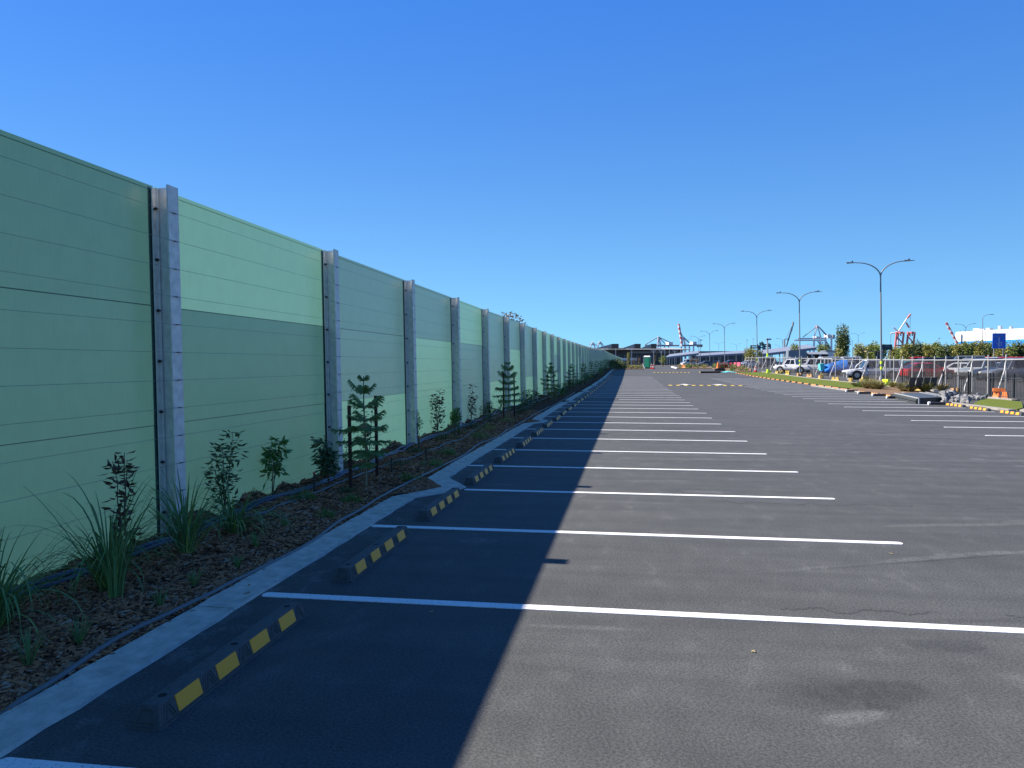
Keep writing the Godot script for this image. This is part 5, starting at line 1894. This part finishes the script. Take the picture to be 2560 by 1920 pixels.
	b.box(Vector3(0, 0.18, 0), Vector3(1.5, 0.3, 1.0))
	b.box(Vector3(0.1, 0.38, 0), Vector3(1.1, 0.1, 0.8))
	t = put(b, "dark_crate", M.dark_steel)
	t.position = at(13.28, 118.0)
	tag(t, "flat dark crate on the asphalt behind the teal plastic sheet", "crate")


func make_terminal() -> void:
	var d := 420.0
	var x := XD(1600, d)
	var o := thing("terminal_building", "long dark terminal building with a pale flat roof and three raised dark roof boxes", "building", Vector3(x, 1.0, -d))
	var a := P(1488, 874.6, d) - o.position
	var z := P(1727, 874.6, d) - o.position
	var b := Mb.new()
	b.box(Vector3((a.x + z.x) / 2 - 1.5, a.y / 2, -13), Vector3(z.x - a.x - 5, a.y, 20))
	put(b, "wall", M.building_dark, o)
	var roof_y := YD(869.2, d, 1600) - 1.0
	b = Mb.new()
	b.hull8([Vector3(a.x, a.y + 0.1, 0), Vector3(z.x, a.y + 0.1, 0), Vector3(z.x - 2, a.y + 0.1, -26), Vector3(a.x, a.y + 0.1, -26), Vector3(a.x, a.y + 0.5, 0), Vector3(z.x, a.y + 0.3, 0), Vector3(z.x - 8, YD(868.6, d + 26, 1650) - 1.0, -26), Vector3(a.x, YD(868.2, d + 26, 1500) - 1.0, -26)])
	put(b, "roof", M.roof_pale, o)
	for q in [[1490.0, 1509.0, 1546.0], [1556.0, 1586.0, 1601.5], [1602.5, 1627.5, 1641.0]]:
		var p0: float = XD(q[0], d + 6) - x
		var p1: float = XD(q[1] + (20.0 if q[0] < 1500 else 0.0), d + 6) - x
		var p2: float = XD(q[2], d + 6) - x
		var top := YD(859.3, d + 6, q[2]) - 1.0
		b = Mb.new()
		b.hull8([Vector3(p0, roof_y - 0.3, -6), Vector3(p1, roof_y - 0.3, -6), Vector3(p1, roof_y - 0.3, -16), Vector3(p0, roof_y - 0.3, -16), Vector3(p0, roof_y + 0.1, -6), Vector3(p1, top, -6), Vector3(p1, top, -16), Vector3(p0, roof_y + 0.1, -16)])
		put(b, "roof_wedge", M.building_mid, o)
		b = Mb.new()
		b.box(Vector3((p1 + p2) / 2, (roof_y - 0.3 + top) / 2 + 0.05, -10.9), Vector3(p2 - p1, top - roof_y + 0.4, 10))
		put(b, "roof_box", M.building_dark, o)
	b = Mb.new()
	b.box(Vector3(XD(1640, d) - x, a.y - 1.2, -2.9), Vector3(28.0, 1.1, 0.25))
	put(b, "fascia", M.building_mid, o)
	for i in 40:
		var u := lerpf(a.x + 3.0, z.x - 6.0, i / 39.0)
		b = Mb.new()
		b.box(Vector3(u, a.y * 0.36, -2.9), Vector3(0.35, a.y * 0.68, 0.22))
		put(b, "cladding_rib", M.crane_green if i % 3 else M.building_mid, o)
	for px in [1539.0, 1579.0, 1633.5, 1653.0, 1662.0, 1673.5, 1687.0, 1702.0, 1706.5, 1722.0]:
		var u: float = XD(px, d - 2) - x
		b = Mb.new()
		b.bar(Vector3(u, 0, 1.0), Vector3(u, a.y + 0.2, 1.0), 0.32)
		put(b, "column", M.white, o)
	for px in [1633.5, 1653.0, 1687.0]:
		var u: float = XD(px, d - 2) - x
		for s in [-1.0, 1.0]:
			b = Mb.new()
			b.bar(Vector3(u, a.y - 1.4, 1.0), Vector3(u + s * 1.6, a.y + 0.1, 1.0), 0.22)
			put(b, "column_arm", M.white, o)
	var tm := TextMesh.new()
	tm.text = "CRUISE TERMINAL"
	var sf := SystemFont.new()
	sf.font_names = PackedStringArray(["Droid Sans"])
	sf.font_weight = 700
	tm.font = sf
	tm.font_size = 64
	tm.pixel_size = 0.0165
	tm.depth = 0.12
	var sign_ := put(tm, "roof_lettering", M.dark_steel, o)
	sign_.position = Vector3(XD(1542, d) - x, a.y + 0.85, 0.3)
	# shade roofs in front and to the right
	var roofs := [["pale sloping shade roof over the parking, left and nearest the terminal", 300.0, 1663.0, 894.5, 1745.0, 884.6, 886.0], ["broad pale shade roof in the middle, with a dark edge behind the lamps", 330.0, 1740.0, 891.5, 1868.0, 883.6, 889.0], ["high pale shade roof rising to the right behind the round green tree", 230.0, 1906.0, 887.0, 2040.0, 871.0, 893.0]]
	for e in roofs:
		var dd: float = e[1]
		var rx: float = XD((e[2] + e[4]) / 2, dd)
		var r := thing("shade_roof", e[0], "shade roof", Vector3(rx, 1.0 + gh(rx, dd) - rise(dd), -dd))
		var p := P(e[2], e[3], dd) - r.position
		var q := P(e[4], e[5], dd) - r.position
		b = Mb.new()
		var back := Vector3(3, 1.4, -26)
		b.hull8([p, q, q + back, p + back, p + Vector3(0, 0.4, 0), q + Vector3(0, 0.4, 0), q + back + Vector3(0, 0.4, 0), p + back + Vector3(0, 0.4, 0)])
		put(b, "roof", M.canopy, r)
		b = Mb.new()
		b.bar(p + Vector3(0, -0.05, 0.2), q + Vector3(0, -0.05, 0.2), 0.3, 0.6)
		put(b, "edge_beam", M.canopy, r)
		for i in 7:
			var c := p.lerp(q, (i + 0.5) / 7.0)
			b = Mb.new()
			b.bar(Vector3(c.x, -0.2, c.z - 3), Vector3(c.x, c.y + 0.1, c.z - 3), 0.3)
			put(b, "column", M.steel, r)
	var far_shed := thing("long_shed", "long dark low building with a thin pale roof line far behind the shade roofs", "building", P(1800, 905, 480) * Vector3(1, 0, 1) + Vector3(0, 1.0, 0))
	b = Mb.new()
	var p3 := P(1728, 888, 480) - far_shed.position
	var q3 := P(1880, 877, 480) - far_shed.position
	b.box(Vector3((p3.x + q3.x) / 2, q3.y / 2, -8), Vector3(q3.x - p3.x, q3.y, 16))
	put(b, "wall", M.car_navy, far_shed)
	b = Mb.new()
	b.bar(Vector3(p3.x, q3.y - 1.0, 0.2), Vector3(q3.x, q3.y + 0.15, 0.2), 1.2, 0.4)
	put(b, "roof_edge", M.canopy, far_shed)
	var shelter := thing("white_shelter", "long low white shelter roof at the far end behind the slender young tree", "shelter", at(XD(1571, 200), 200.0))
	b = Mb.new()
	b.box(Vector3(0, YD(897.5, 200, 1571) - shelter.position.y, 0), Vector3(4.2, 0.6, 3.0))
	put(b, "roof", M.white, shelter)
	for u in [-1.9, -0.6, 0.7, 1.9]:
		b = Mb.new()
		b.bar(Vector3(u, 0, 1.2), Vector3(u, YD(899, 200, 1571) - shelter.position.y, 1.2), 0.14)
		put(b, "post", M.steel, shelter)
	# coach, box trailer and a low white building behind the parked cars
	var coach := thing("coach", "coach with a white roof and dark windows behind the white cars", "bus", at(XD(2036, 160), 160.0))
	var hz := YD(880.5, 160, 2036) - coach.position.y
	b = Mb.new()
	b.box(Vector3(0, 0.95, 0), Vector3(4.6, 1.3, 2.5))
	put(b, "body", M.car_white, coach)
	b = Mb.new()
	b.hull8([Vector3(-2.28, 1.6, 1.23), Vector3(2.5, 1.6, 1.23), Vector3(2.5, 1.6, -1.23), Vector3(-2.28, 1.6, -1.23), Vector3(-2.28, hz - 0.35, 1.2), Vector3(2.2, hz - 0.35, 1.2), Vector3(2.2, hz - 0.35, -1.2), Vector3(-2.28, hz - 0.35, -1.2)])
	put(b, "glazing", M.glass, coach)
	for u in [-0.75, 0.75]:
		b = Mb.new()
		b.box(Vector3(u, (1.6 + hz - 0.35) / 2, 1.22), Vector3(0.35, hz - 1.9, 0.06))
		put(b, "pillar", M.car_white, coach)
	b = Mb.new()
	b.frustum(-2.35, 2.3, 1.28, hz - 0.35, -2.2, 2.0, 1.1, hz + 0.1)
	put(b, "roof", M.car_white, coach)
	var trailer := thing("box_trailer", "plain grey box trailer standing left of the coach", "trailer", at(XD(1990, 158), 158.0))
	b = Mb.new()
	b.box(Vector3(0, 1.9, 0), Vector3(3.4, 2.6, 2.4))
	put(b, "box", M.crane_grey, trailer)
	b = Mb.new()
	b.box(Vector3(0, 0.5, 0), Vector3(3.2, 0.2, 2.0))
	put(b, "chassis", M.dark_steel, trailer)
	for u in [-1.0, 1.0]:
		b = Mb.new()
		b.tube(PackedVector3Array([Vector3(u, 0.45, 1.0), Vector3(u, 0.45, 1.22)]), 0.45, 0.45, 12)
		put(b, "wheel", M.tyre, trailer)
	var hut := thing("white_hut", "small low white building between the coach and the conical tree", "building", at(XD(2072, 190), 190.0))
	b = Mb.new()
	b.box(Vector3(0, 1.7, 0), Vector3(2.4, 3.4, 5))
	put(b, "wall", M.white, hut)
	b = Mb.new()
	b.box(Vector3(0, 3.5, 0), Vector3(2.8, 0.25, 5.4))
	put(b, "roof", M.crane_grey, hut)
	# signs
	var s := thing("blue_board_sign", "large blue board sign with white lettering in front of the ship", "sign", at(XD(2496, 180), 180.0))
	var y0 := YD(870.5, 180, 2496) - s.position.y
	var y1 := YD(832.5, 180, 2496) - s.position.y
	var wd: float = (XD(2513, 180) - XD(2480, 180)) / 2
	b = Mb.new()
	b.box(Vector3(0, (y0 + y1) / 2, 0), Vector3(wd * 2, y1 - y0, 0.16))
	put(b, "board", M.sign_blue, s)
	for u in [-wd * 0.7, wd * 0.7]:
		b = Mb.new()
		b.bar(Vector3(u, -0.1, -0.16), Vector3(u, y1 - 0.2, -0.16), 0.14)
		put(b, "post", M.steel, s)
	b = Mb.new()
	b.box(Vector3(-0.02 * wd, lerpf(y0, y1, 0.42), 0.09), Vector3(0.13, (y1 - y0) * 0.62, 0.03))
	put(b, "white_line", M.white, s)
	for q in [[-0.68, 0.80, 0.3], [-0.3, 0.80, 0.26], [0.05, 0.80, 0.22], [0.42, 0.80, 0.35], [0.3, 0.40, 0.34], [0.32, 0.30, 0.3], [0.32, 0.21, 0.34]]:
		b = Mb.new()
		b.box(Vector3(wd * q[0], lerpf(y0, y1, q[1]), 0.09), Vector3(wd * q[2], 0.16 if q[1] > 0.5 else 0.07, 0.03))
		put(b, "lettering", M.crane_grey if q[1] > 0.5 else M.white, s)
	b = Mb.new()
	b.bar(Vector3(-wd * 0.55, lerpf(y0, y1, 0.42), 0.09), Vector3(-wd * 0.12, lerpf(y0, y1, 0.26), 0.09), 0.1, 0.03)
	put(b, "emblem", M.white, s)
	s = thing("road_sign", "dark green road sign board behind the nearest lamp pole", "sign", at(XD(2216, 140), 140.0))
	y0 = YD(874, 140, 2216) - s.position.y
	y1 = YD(860.5, 140, 2216) - s.position.y
	b = Mb.new()
	b.box(Vector3(0, (y0 + y1) / 2, 0), Vector3(1.75, y1 - y0, 0.1))
	put(b, "board", M.sign_green, s)
	b = Mb.new()
	b.box(Vector3(0.15, lerpf(y0, y1, 0.65), 0.06), Vector3(0.85, 0.1, 0.02))
	put(b, "lettering", M.crane_grey, s)
	b = Mb.new()
	b.box(Vector3(-0.95, (y0 + y1) / 2, 0.0), Vector3(0.28, y1 - y0, 0.09))
	put(b, "teal_edge", M.teal, s)
	for u in [-0.6, 0.6]:
		b = Mb.new()
		b.bar(Vector3(u, -0.1, -0.12), Vector3(u, y1 - 0.1, -0.12), 0.1)
		put(b, "post", M.steel, s)
	var gantry := thing("bus_shelter", "small dark shelter with a pale roof left of the green road sign", "shelter", at(XD(2182, 140), 140.0))
	var gy := YD(877.5, 140, 2182) - gantry.position.y
	b = Mb.new()
	b.box(Vector3(0.1, gy, 0), Vector3(2.7, 0.16, 1.4))
	put(b, "roof", M.hessian, gantry)
	b = Mb.new()
	b.box(Vector3(0.95, gy / 2, -0.3), Vector3(0.9, gy - 0.2, 0.6))
	put(b, "wall", M.dark_steel, gantry)
	for u in [-1.0, 0.6]:
		b = Mb.new()
		b.bar(Vector3(u, 0, 0.4), Vector3(u, gy, 0.4), 0.12)
		put(b, "post", M.pale_concrete, gantry)


func make_cranes() -> void:
	var d := 1100.0
	# lowered boom, left
	var o := crane_base("white container crane with its boom lowered, above the middle roof box of the terminal", 1660, d)
	struts(o, "apex_frame", "crane_white", 2.2, d, [[1643.5, 864, 1645.5, 841], [1652, 864, 1645.5, 841]])
	struts(o, "stay", "crane_grey", 1.1, d, [[1645.5, 841.5, 1612, 861.5], [1645.5, 841.5, 1664, 860], [1646, 842, 1674, 855]])
	struts(o, "boom", "crane_grey", 2.0, d, [[1612, 863.2, 1697, 863.2]])
	house(o, "machinery_house", "crane_white", 1663, 863, 1682.5, 854.2, d, 12)
	struts(o, "leg", "crane_white", 1.8, d, [[1645, 864, 1645, 908], [1651, 864, 1651, 908], [1661, 864, 1661, 908], [1671, 864, 1671, 908]])
	house(o, "cross_girder", "crane_white", 1642, 864, 1653, 860.5, d, 8)
	house(o, "counterweight", "crane_grey", 1688, 865, 1698, 861.2, d, 6)
	# raised boom
	o = crane_base("white container crane with a red-banded boom raised nearly upright", 1715, d)
	banded(o, "boom_section", P(1705, 864, d) - o.position, P(1696.5, 813, d) - o.position, 3.0, 9, "crane_white", "crane_red")
	house(o, "boom_tip", "crane_red", 1693.5, 814, 1699, 808.8, d, 4)
	struts(o, "apex_frame", "crane_white", 1.8, d, [[1703, 862, 1707.5, 841], [1712, 862, 1707.5, 841]])
	struts(o, "stay", "crane_grey", 1.0, d, [[1707.5, 841, 1724, 857], [1707, 842, 1697.5, 824], [1709, 845, 1722, 856]])
	struts(o, "boom", "crane_grey", 2.0, d, [[1702, 863.2, 1756, 862.2]])
	house(o, "machinery_house", "crane_white", 1724, 862, 1742, 853.4, d, 12)
	house(o, "counterweight", "crane_grey", 1742, 867, 1756, 860.5, d, 6)
	struts(o, "leg", "crane_white", 1.8, d, [[1703, 862, 1703, 908], [1712, 862, 1712.5, 908], [1723, 863, 1723, 908], [1733.5, 863, 1733.5, 908]])
	# two frame tops over the wall
	for e in [[1481.5, 856.0, "left"], [1500.0, 853.5, "right"]]:
		o = crane_base("white crane top peeping over the far roof beyond the wall, the %s one of two" % e[2], e[0], 1500.0)
		struts(o, "apex_frame", "crane_white", 2.2, 1500.0, [[e[0] - 5.5, 866, e[0] - 1, e[1]], [e[0] + 5.5, 866, e[0] + 1, e[1]], [e[0] - 4, e[1] + 5, e[0] + 4, e[1] + 5], [e[0] - 2.2, e[1] - 0.3, e[0] + 2.2, e[1] - 0.3]])
		struts(o, "leg", "crane_white", 2.2, 1500.0, [[e[0] - 5.5, 866, e[0] - 6, 908], [e[0] + 5.5, 866, e[0] + 6, 908]])
		struts(o, "stay", "crane_grey", 1.0, 1500.0, [[e[0] + 1, e[1], e[0] + 10, 864], [e[0] - 1, e[1], e[0] - 9, 862]])
	# portal crane with long boom, right of the second lamp
	d = 900.0
	o = crane_base("white portal container crane with a long level boom, left of the conical tree", 2050, d)
	struts(o, "leg", "crane_white", 1.9, d, [[2034.5, 842, 2034, 908], [2050, 842, 2050, 905], [2063, 842, 2063, 908], [2077.5, 842, 2078.5, 908]])
	house(o, "portal_beam", "crane_white", 2033, 846, 2051, 840.3, d, 8)
	house(o, "machinery_house", "crane_white", 2062.5, 845, 2078.5, 834.8, d, 12)
	house(o, "counterweight", "crane_grey", 2079, 846, 2089, 836, d, 10)
	struts(o, "apex_frame", "crane_white", 1.3, d, [[2035, 841, 2041, 815.5], [2050.5, 842, 2043, 815.5]])
	house(o, "apex_head", "crane_red", 2037.5, 816.5, 2046, 813.6, d, 3)
	struts(o, "stay", "crane_grey", 0.8, d, [[2041, 816, 2006, 842.5], [2045, 816, 2064, 838], [2047, 817.5, 2066, 837]])
	struts(o, "boom", "crane_white", 1.4, d, [[1984.5, 850.2, 2062, 850.2], [1994, 846, 2062, 845.6]])
	struts(o, "brace", "crane_grey", 1.0, d, [[2042, 850, 2056, 872], [2063, 850, 2077, 872], [2056, 854, 2056, 862]])
	# grey mobile harbour crane
	o = crane_base("grey mobile harbour crane with a lattice jib, left of the white portal crane", 1961, d)
	house(o, "tower", "crane_grey", 1958.5, 876, 1963.0, 847, d, 3)
	house(o, "cab", "crane_white", 1958.6, 862, 1962.4, 858, d, 3.4)
	house(o, "tower_base", "crane_grey", 1957.5, 908, 1964.5, 872, d, 5)
	struts(o, "jib", "crane_grey", 0.7, d, [[1964, 866, 1982, 806.5], [1966, 866, 1983.6, 806.5], [1968, 850, 1980, 822]])
	struts(o, "stay", "crane_grey", 0.5, d, [[1962, 848, 1971, 845.5], [1971, 845.5, 1982, 807], [1962, 847.5, 1982, 808]])
	house(o, "jib_head", "crane_grey", 1979.5, 812, 1984, 803.8, d, 2.5)
	# dark green straddle frames
	d = 600.0
	for e in [[1875.0, 1897.0, 863.0, "left"], [1897.5, 1908.0, 856.0, "middle"], [1909.0, 1926.0, 860.0, "right"]]:
		o = crane_base("dark green straddle carrier frame above the shade roofs, the %s one of three" % e[3], (e[0] + e[1]) / 2, d)
		struts(o, "leg", "crane_green", 1.0, d, [[e[0] + 2, 908, e[0] + 2, e[2]], [e[1] - 1, 908, e[1] - 1, e[2]], [e[0] + 2, 908, e[0] + 2, e[2], 8.0]])
		struts(o, "beam", "crane_green", 0.9, d, [[e[0], e[2] + 1, e[1], e[2] + 1], [e[0], e[2] + 12, e[1], e[2] + 12], [e[0] + 1, e[2] + 6, e[1], e[2] + 6]])
		house(o, "cab", "crane_green", e[1] - 5, e[2] + 6, e[1] - 1, e[2] - 3, d, 3)
	# red portal cranes
	d = 1000.0
	for e in [[2235.0, 2259.0, "left"], [2264.0, 2286.5, "right"]]:
		o = crane_base("red and white portal crane behind the trees, the %s one of the pair" % e[2], (e[0] + e[1]) / 2, d)
		struts(o, "leg", "crane_red", 2.2, d, [[e[0] + 5, 830, e[0] + 1, 874], [e[1] - 1, 830, e[1] - 5, 874]])
		house(o, "portal_beam", "crane_red", e[0] + 4, 833.5, e[1], 828.5, d, 5)
		struts(o, "beam", "crane_red", 1.4, d, [[e[0] + 1.5, 863, e[1] - 3, 863], [e[0] + 6, 842, e[1] - 3, 858]])
		house(o, "trolley", "crane_red", e[0] + 8, 840, e[0] + 12, 833, d, 3)
		house(o, "trolley", "crane_red", e[0] + 15, 839, e[0] + 18, 833, d, 3)
	o = crane_base("white luffing jib with a red tip rising over the red portal cranes", 2247, 1010)
	banded(o, "jib_section", P(2243.5, 830, 1010) - o.position, P(2266, 795, 1010) - o.position, 1.5, 1, "crane_white", "crane_red")
	banded(o, "jib_section", P(2266, 795, 1010) - o.position, P(2274.5, 785, 1010) - o.position, 2.0, 1, "crane_red", "crane_red")
	struts(o, "back_stay", "crane_white", 1.5, 1010, [[2231.5, 817.5, 2243.5, 828.5], [2224.5, 833.5, 2243.5, 829]])
	struts(o, "hoist_rope", "crane_grey", 0.4, 1010, [[2273.5, 786, 2273.5, 826], [2225, 834, 2225, 868]])
	struts(o, "hook_block", "crane_red", 1.8, 1010, [[2263.5, 806, 2271, 818.5]])
	struts(o, "mast", "crane_white", 2.0, 1010, [[2243.5, 829, 2243, 874]])
	o = crane_base("raised boom banded red and white beside the bow of the ship", 2390, 950)
	banded(o, "boom_section", P(2392, 858, 950) - o.position, P(2363.5, 806, 950) - o.position, 2.6, 9, "crane_red", "crane_white")
	struts(o, "leg", "crane_white", 2.0, 950, [[2390, 854, 2388, 908], [2396, 858, 2398, 908]])


func make_ship() -> void:
	var a := Vector2(XD(2389, 980), 980.0)
	var z := Vector2(XD(2760, 800), 800.0)
	var f := (z - a).normalized()
	var s := Vector2(-f.y, f.x)
	var l := a.distance_to(z)
	var o := thing("car_carrier_ship", "huge white car carrier ship with a blue hull band behind the trees", "ship", Vector3(a.x, 1.0, -a.y))
	var y_deck := YD(831, 980, 2389) - 1.0
	var y_mid := YD(855, 980, 2389) - 1.0
	var sect := func(u: float, y: float) -> Array:      # a point on each side of the hull, u metres from the bow
		var t := clampf(u / 24.0, 0, 1)
		var h := 15.0 * sin(t * PI / 2) * (1.0 if y > 3 else 0.85) + 0.2
		var o2 := []
		for e in [-1.0, 1.0]:
			var q: Vector2 = f * u + s * e * h
			o2.append(Vector3(q.x, y, -q.y))
		return o2
	for e in [["hull", "ship_blue", -1.0, y_mid], ["upper_hull", "ship_white", y_mid, y_deck]]:
		var b := Mb.new()
		var us := [0.0, 2.0, 5.0, 9.0, 14.0, 20.0, 26.0, 40.0, l]
		for i in us.size() - 1:
			var bow: float = -3.0 if e[0] == "upper_hull" else 0.0
			var d0: float = e[3] - (4.5 * (1.0 - us[i] / 14.0) if us[i] < 14 and e[0] == "upper_hull" else 0.0)
			var d1: float = e[3] - (4.5 * (1.0 - us[i + 1] / 14.0) if us[i + 1] < 14 and e[0] == "upper_hull" else 0.0)
			var p0: Array = sect.call(us[i], e[2])
			var p1: Array = sect.call(us[i + 1], e[2])
			var q0: Array = sect.call(us[i], d0)
			var q1: Array = sect.call(us[i + 1], d1)
			b.quad(p0[0], p1[0], q1[0], q0[0])
			b.quad(p1[1], p0[1], q0[1], q1[1])
			b.quad(q0[0], q1[0], q1[1], q0[1])
		put(b, e[0], M[e[1]], o)
	var along := func(u: float, w: float, y: float) -> Vector3:
		var q: Vector2 = f * u + s * w
		return Vector3(q.x, y, -q.y)
	var turn := Basis(Vector3.UP, atan2(f.y, f.x))
	for e in [[38.0, 9.0, 5.0, 3.2], [46.0, 7.0, 5.0, 2.4], [55.0, 5.0, 5.0, 3.0], [70.0, 3.0, 3.0, 4.5], [85.0, 2.0, 3.0, 3.0]]:
		var b := Mb.new()
		b.box(along.call(e[0], -4.0, y_deck + e[3] / 2 - 0.1), Vector3(e[1], e[3], e[2]), turn)
		put(b, "deckhouse", M.ship_white, o)
	for u in [62.0, 76.0, 92.0, 140.0, 155.0, 168.0]:
		var b := Mb.new()
		b.bar(along.call(u, 15.12 * signf(-1.0), y_deck - 7.0), along.call(u, 15.12 * signf(-1.0), y_deck - 1.0), 0.6)
		put(b, "vent_trunk", M.canopy, o)
	var b3 := Mb.new()
	b3.ball(along.call(118.0, -8.0, y_deck + 1.6), Vector3(5.0, 3.0, 3.0), 6, 10)
	put(b3, "lifeboat", M.crane_red, o)
	for u in [16.0, 22.0, 30.0, 36.0]:
		var b := Mb.new()
		b.bar(along.call(u, -8.0, y_deck - 0.5), along.call(u, -8.0, y_deck + 2.2), 0.5)
		put(b, "mooring_post", M.building_mid, o)


func make_trees() -> void:
	tree("bare brownish tree crown showing over the top of the green wall", -9.8, 62.0, 6.0, 2.0, 0.5, "brown_leaf", 901, 900, 0.22, "", 16)
	tree("tall dark conical tree behind the blue tarpaulin", 38.82, 150.0, 8.0, 1.75, 0.02, "tree_leaf_dark", 902, 3600, 0.34, "", 22)
	tree("broad olive-green bushy tree right of the tall conical tree", 44.55, 160.0, 4.6, 1.6, 0.02, "tree_leaf_olive", 903, 1500, 0.34)
	tree("olive-green bush at the left foot of the tall conical tree", 37.47, 148.0, 3.6, 1.3, 0.02, "tree_leaf_olive", 904, 1200, 0.3)
	tree("round yellow-green tree in front of the dark straddle frames", 25.43, 170.0, 4.2, 1.9, 0.05, "tree_leaf_olive", 905, 1900, 0.32)
	tree("small dark tree right behind the round yellow-green tree", 29.65, 185.0, 3.9, 1.2, 0.05, "tree_leaf_dark", 906, 900, 0.32)
	tree("leafy tree behind the box trailer, left of the second lamp pole", 40.41, 200.0, 5.4, 1.8, 0.1, "tree_leaf", 907, 1600, 0.34)
	tree("leafy tree behind the coach, right of the second lamp pole", 50.38, 215.0, 5.6, 2.0, 0.1, "tree_leaf", 908, 1600, 0.36)
	tree("thin dark tree behind the small white building", 55.52, 230.0, 6.4, 1.1, 0.2, "tree_leaf_dark", 909, 900, 0.36)
	# the belt of trees along the right
	var belt := [[2165, 868, "tree_leaf_olive"], [2182, 862, "tree_leaf"], [2199, 866, "tree_leaf"], [2236, 872, "tree_leaf_olive"], [2254, 866, "tree_leaf"], [2270, 862, "tree_leaf_olive"], [2288, 858, "tree_leaf_dark"], [2306, 862, "tree_leaf"], [2324, 864, "tree_leaf_olive"], [2341, 857, "tree_leaf"], [2360, 864, "tree_leaf_dark"], [2378, 866, "tree_leaf"], [2396, 862, "tree_leaf_olive"], [2415, 858, "tree_leaf"], [2434, 860, "tree_leaf_dark"], [2450, 855, "tree_leaf_olive"], [2468, 860, "tree_leaf"], [2486, 864, "tree_leaf_dark"], [2502, 872, "tree_leaf_olive"], [2524, 858, "tree_leaf"], [2545, 855, "tree_leaf_dark"], [2568, 856, "tree_leaf"]]
	rng.seed = 19
	var seeds := []
	for e in belt:
		seeds.append([rr(196, 216), rr(0.9, 1.15)])
	for i in belt.size():
		var e = belt[i]
		var d: float = seeds[i][0]
		var x := XD(e[0], d)
		tree("%s tree in the belt behind the parked cars, %s from the left" % [{"tree_leaf": "mid green", "tree_leaf_olive": "olive", "tree_leaf_dark": "dark green"}[e[2]], ORD[i]], x, d, (YD(e[1], d, e[0]) - gh(x, d)) * 1.08, 1.95 * seeds[i][1], 0.0, e[2], 920 + i, 2600, 0.46, "belt of trees behind the parked cars", 16)
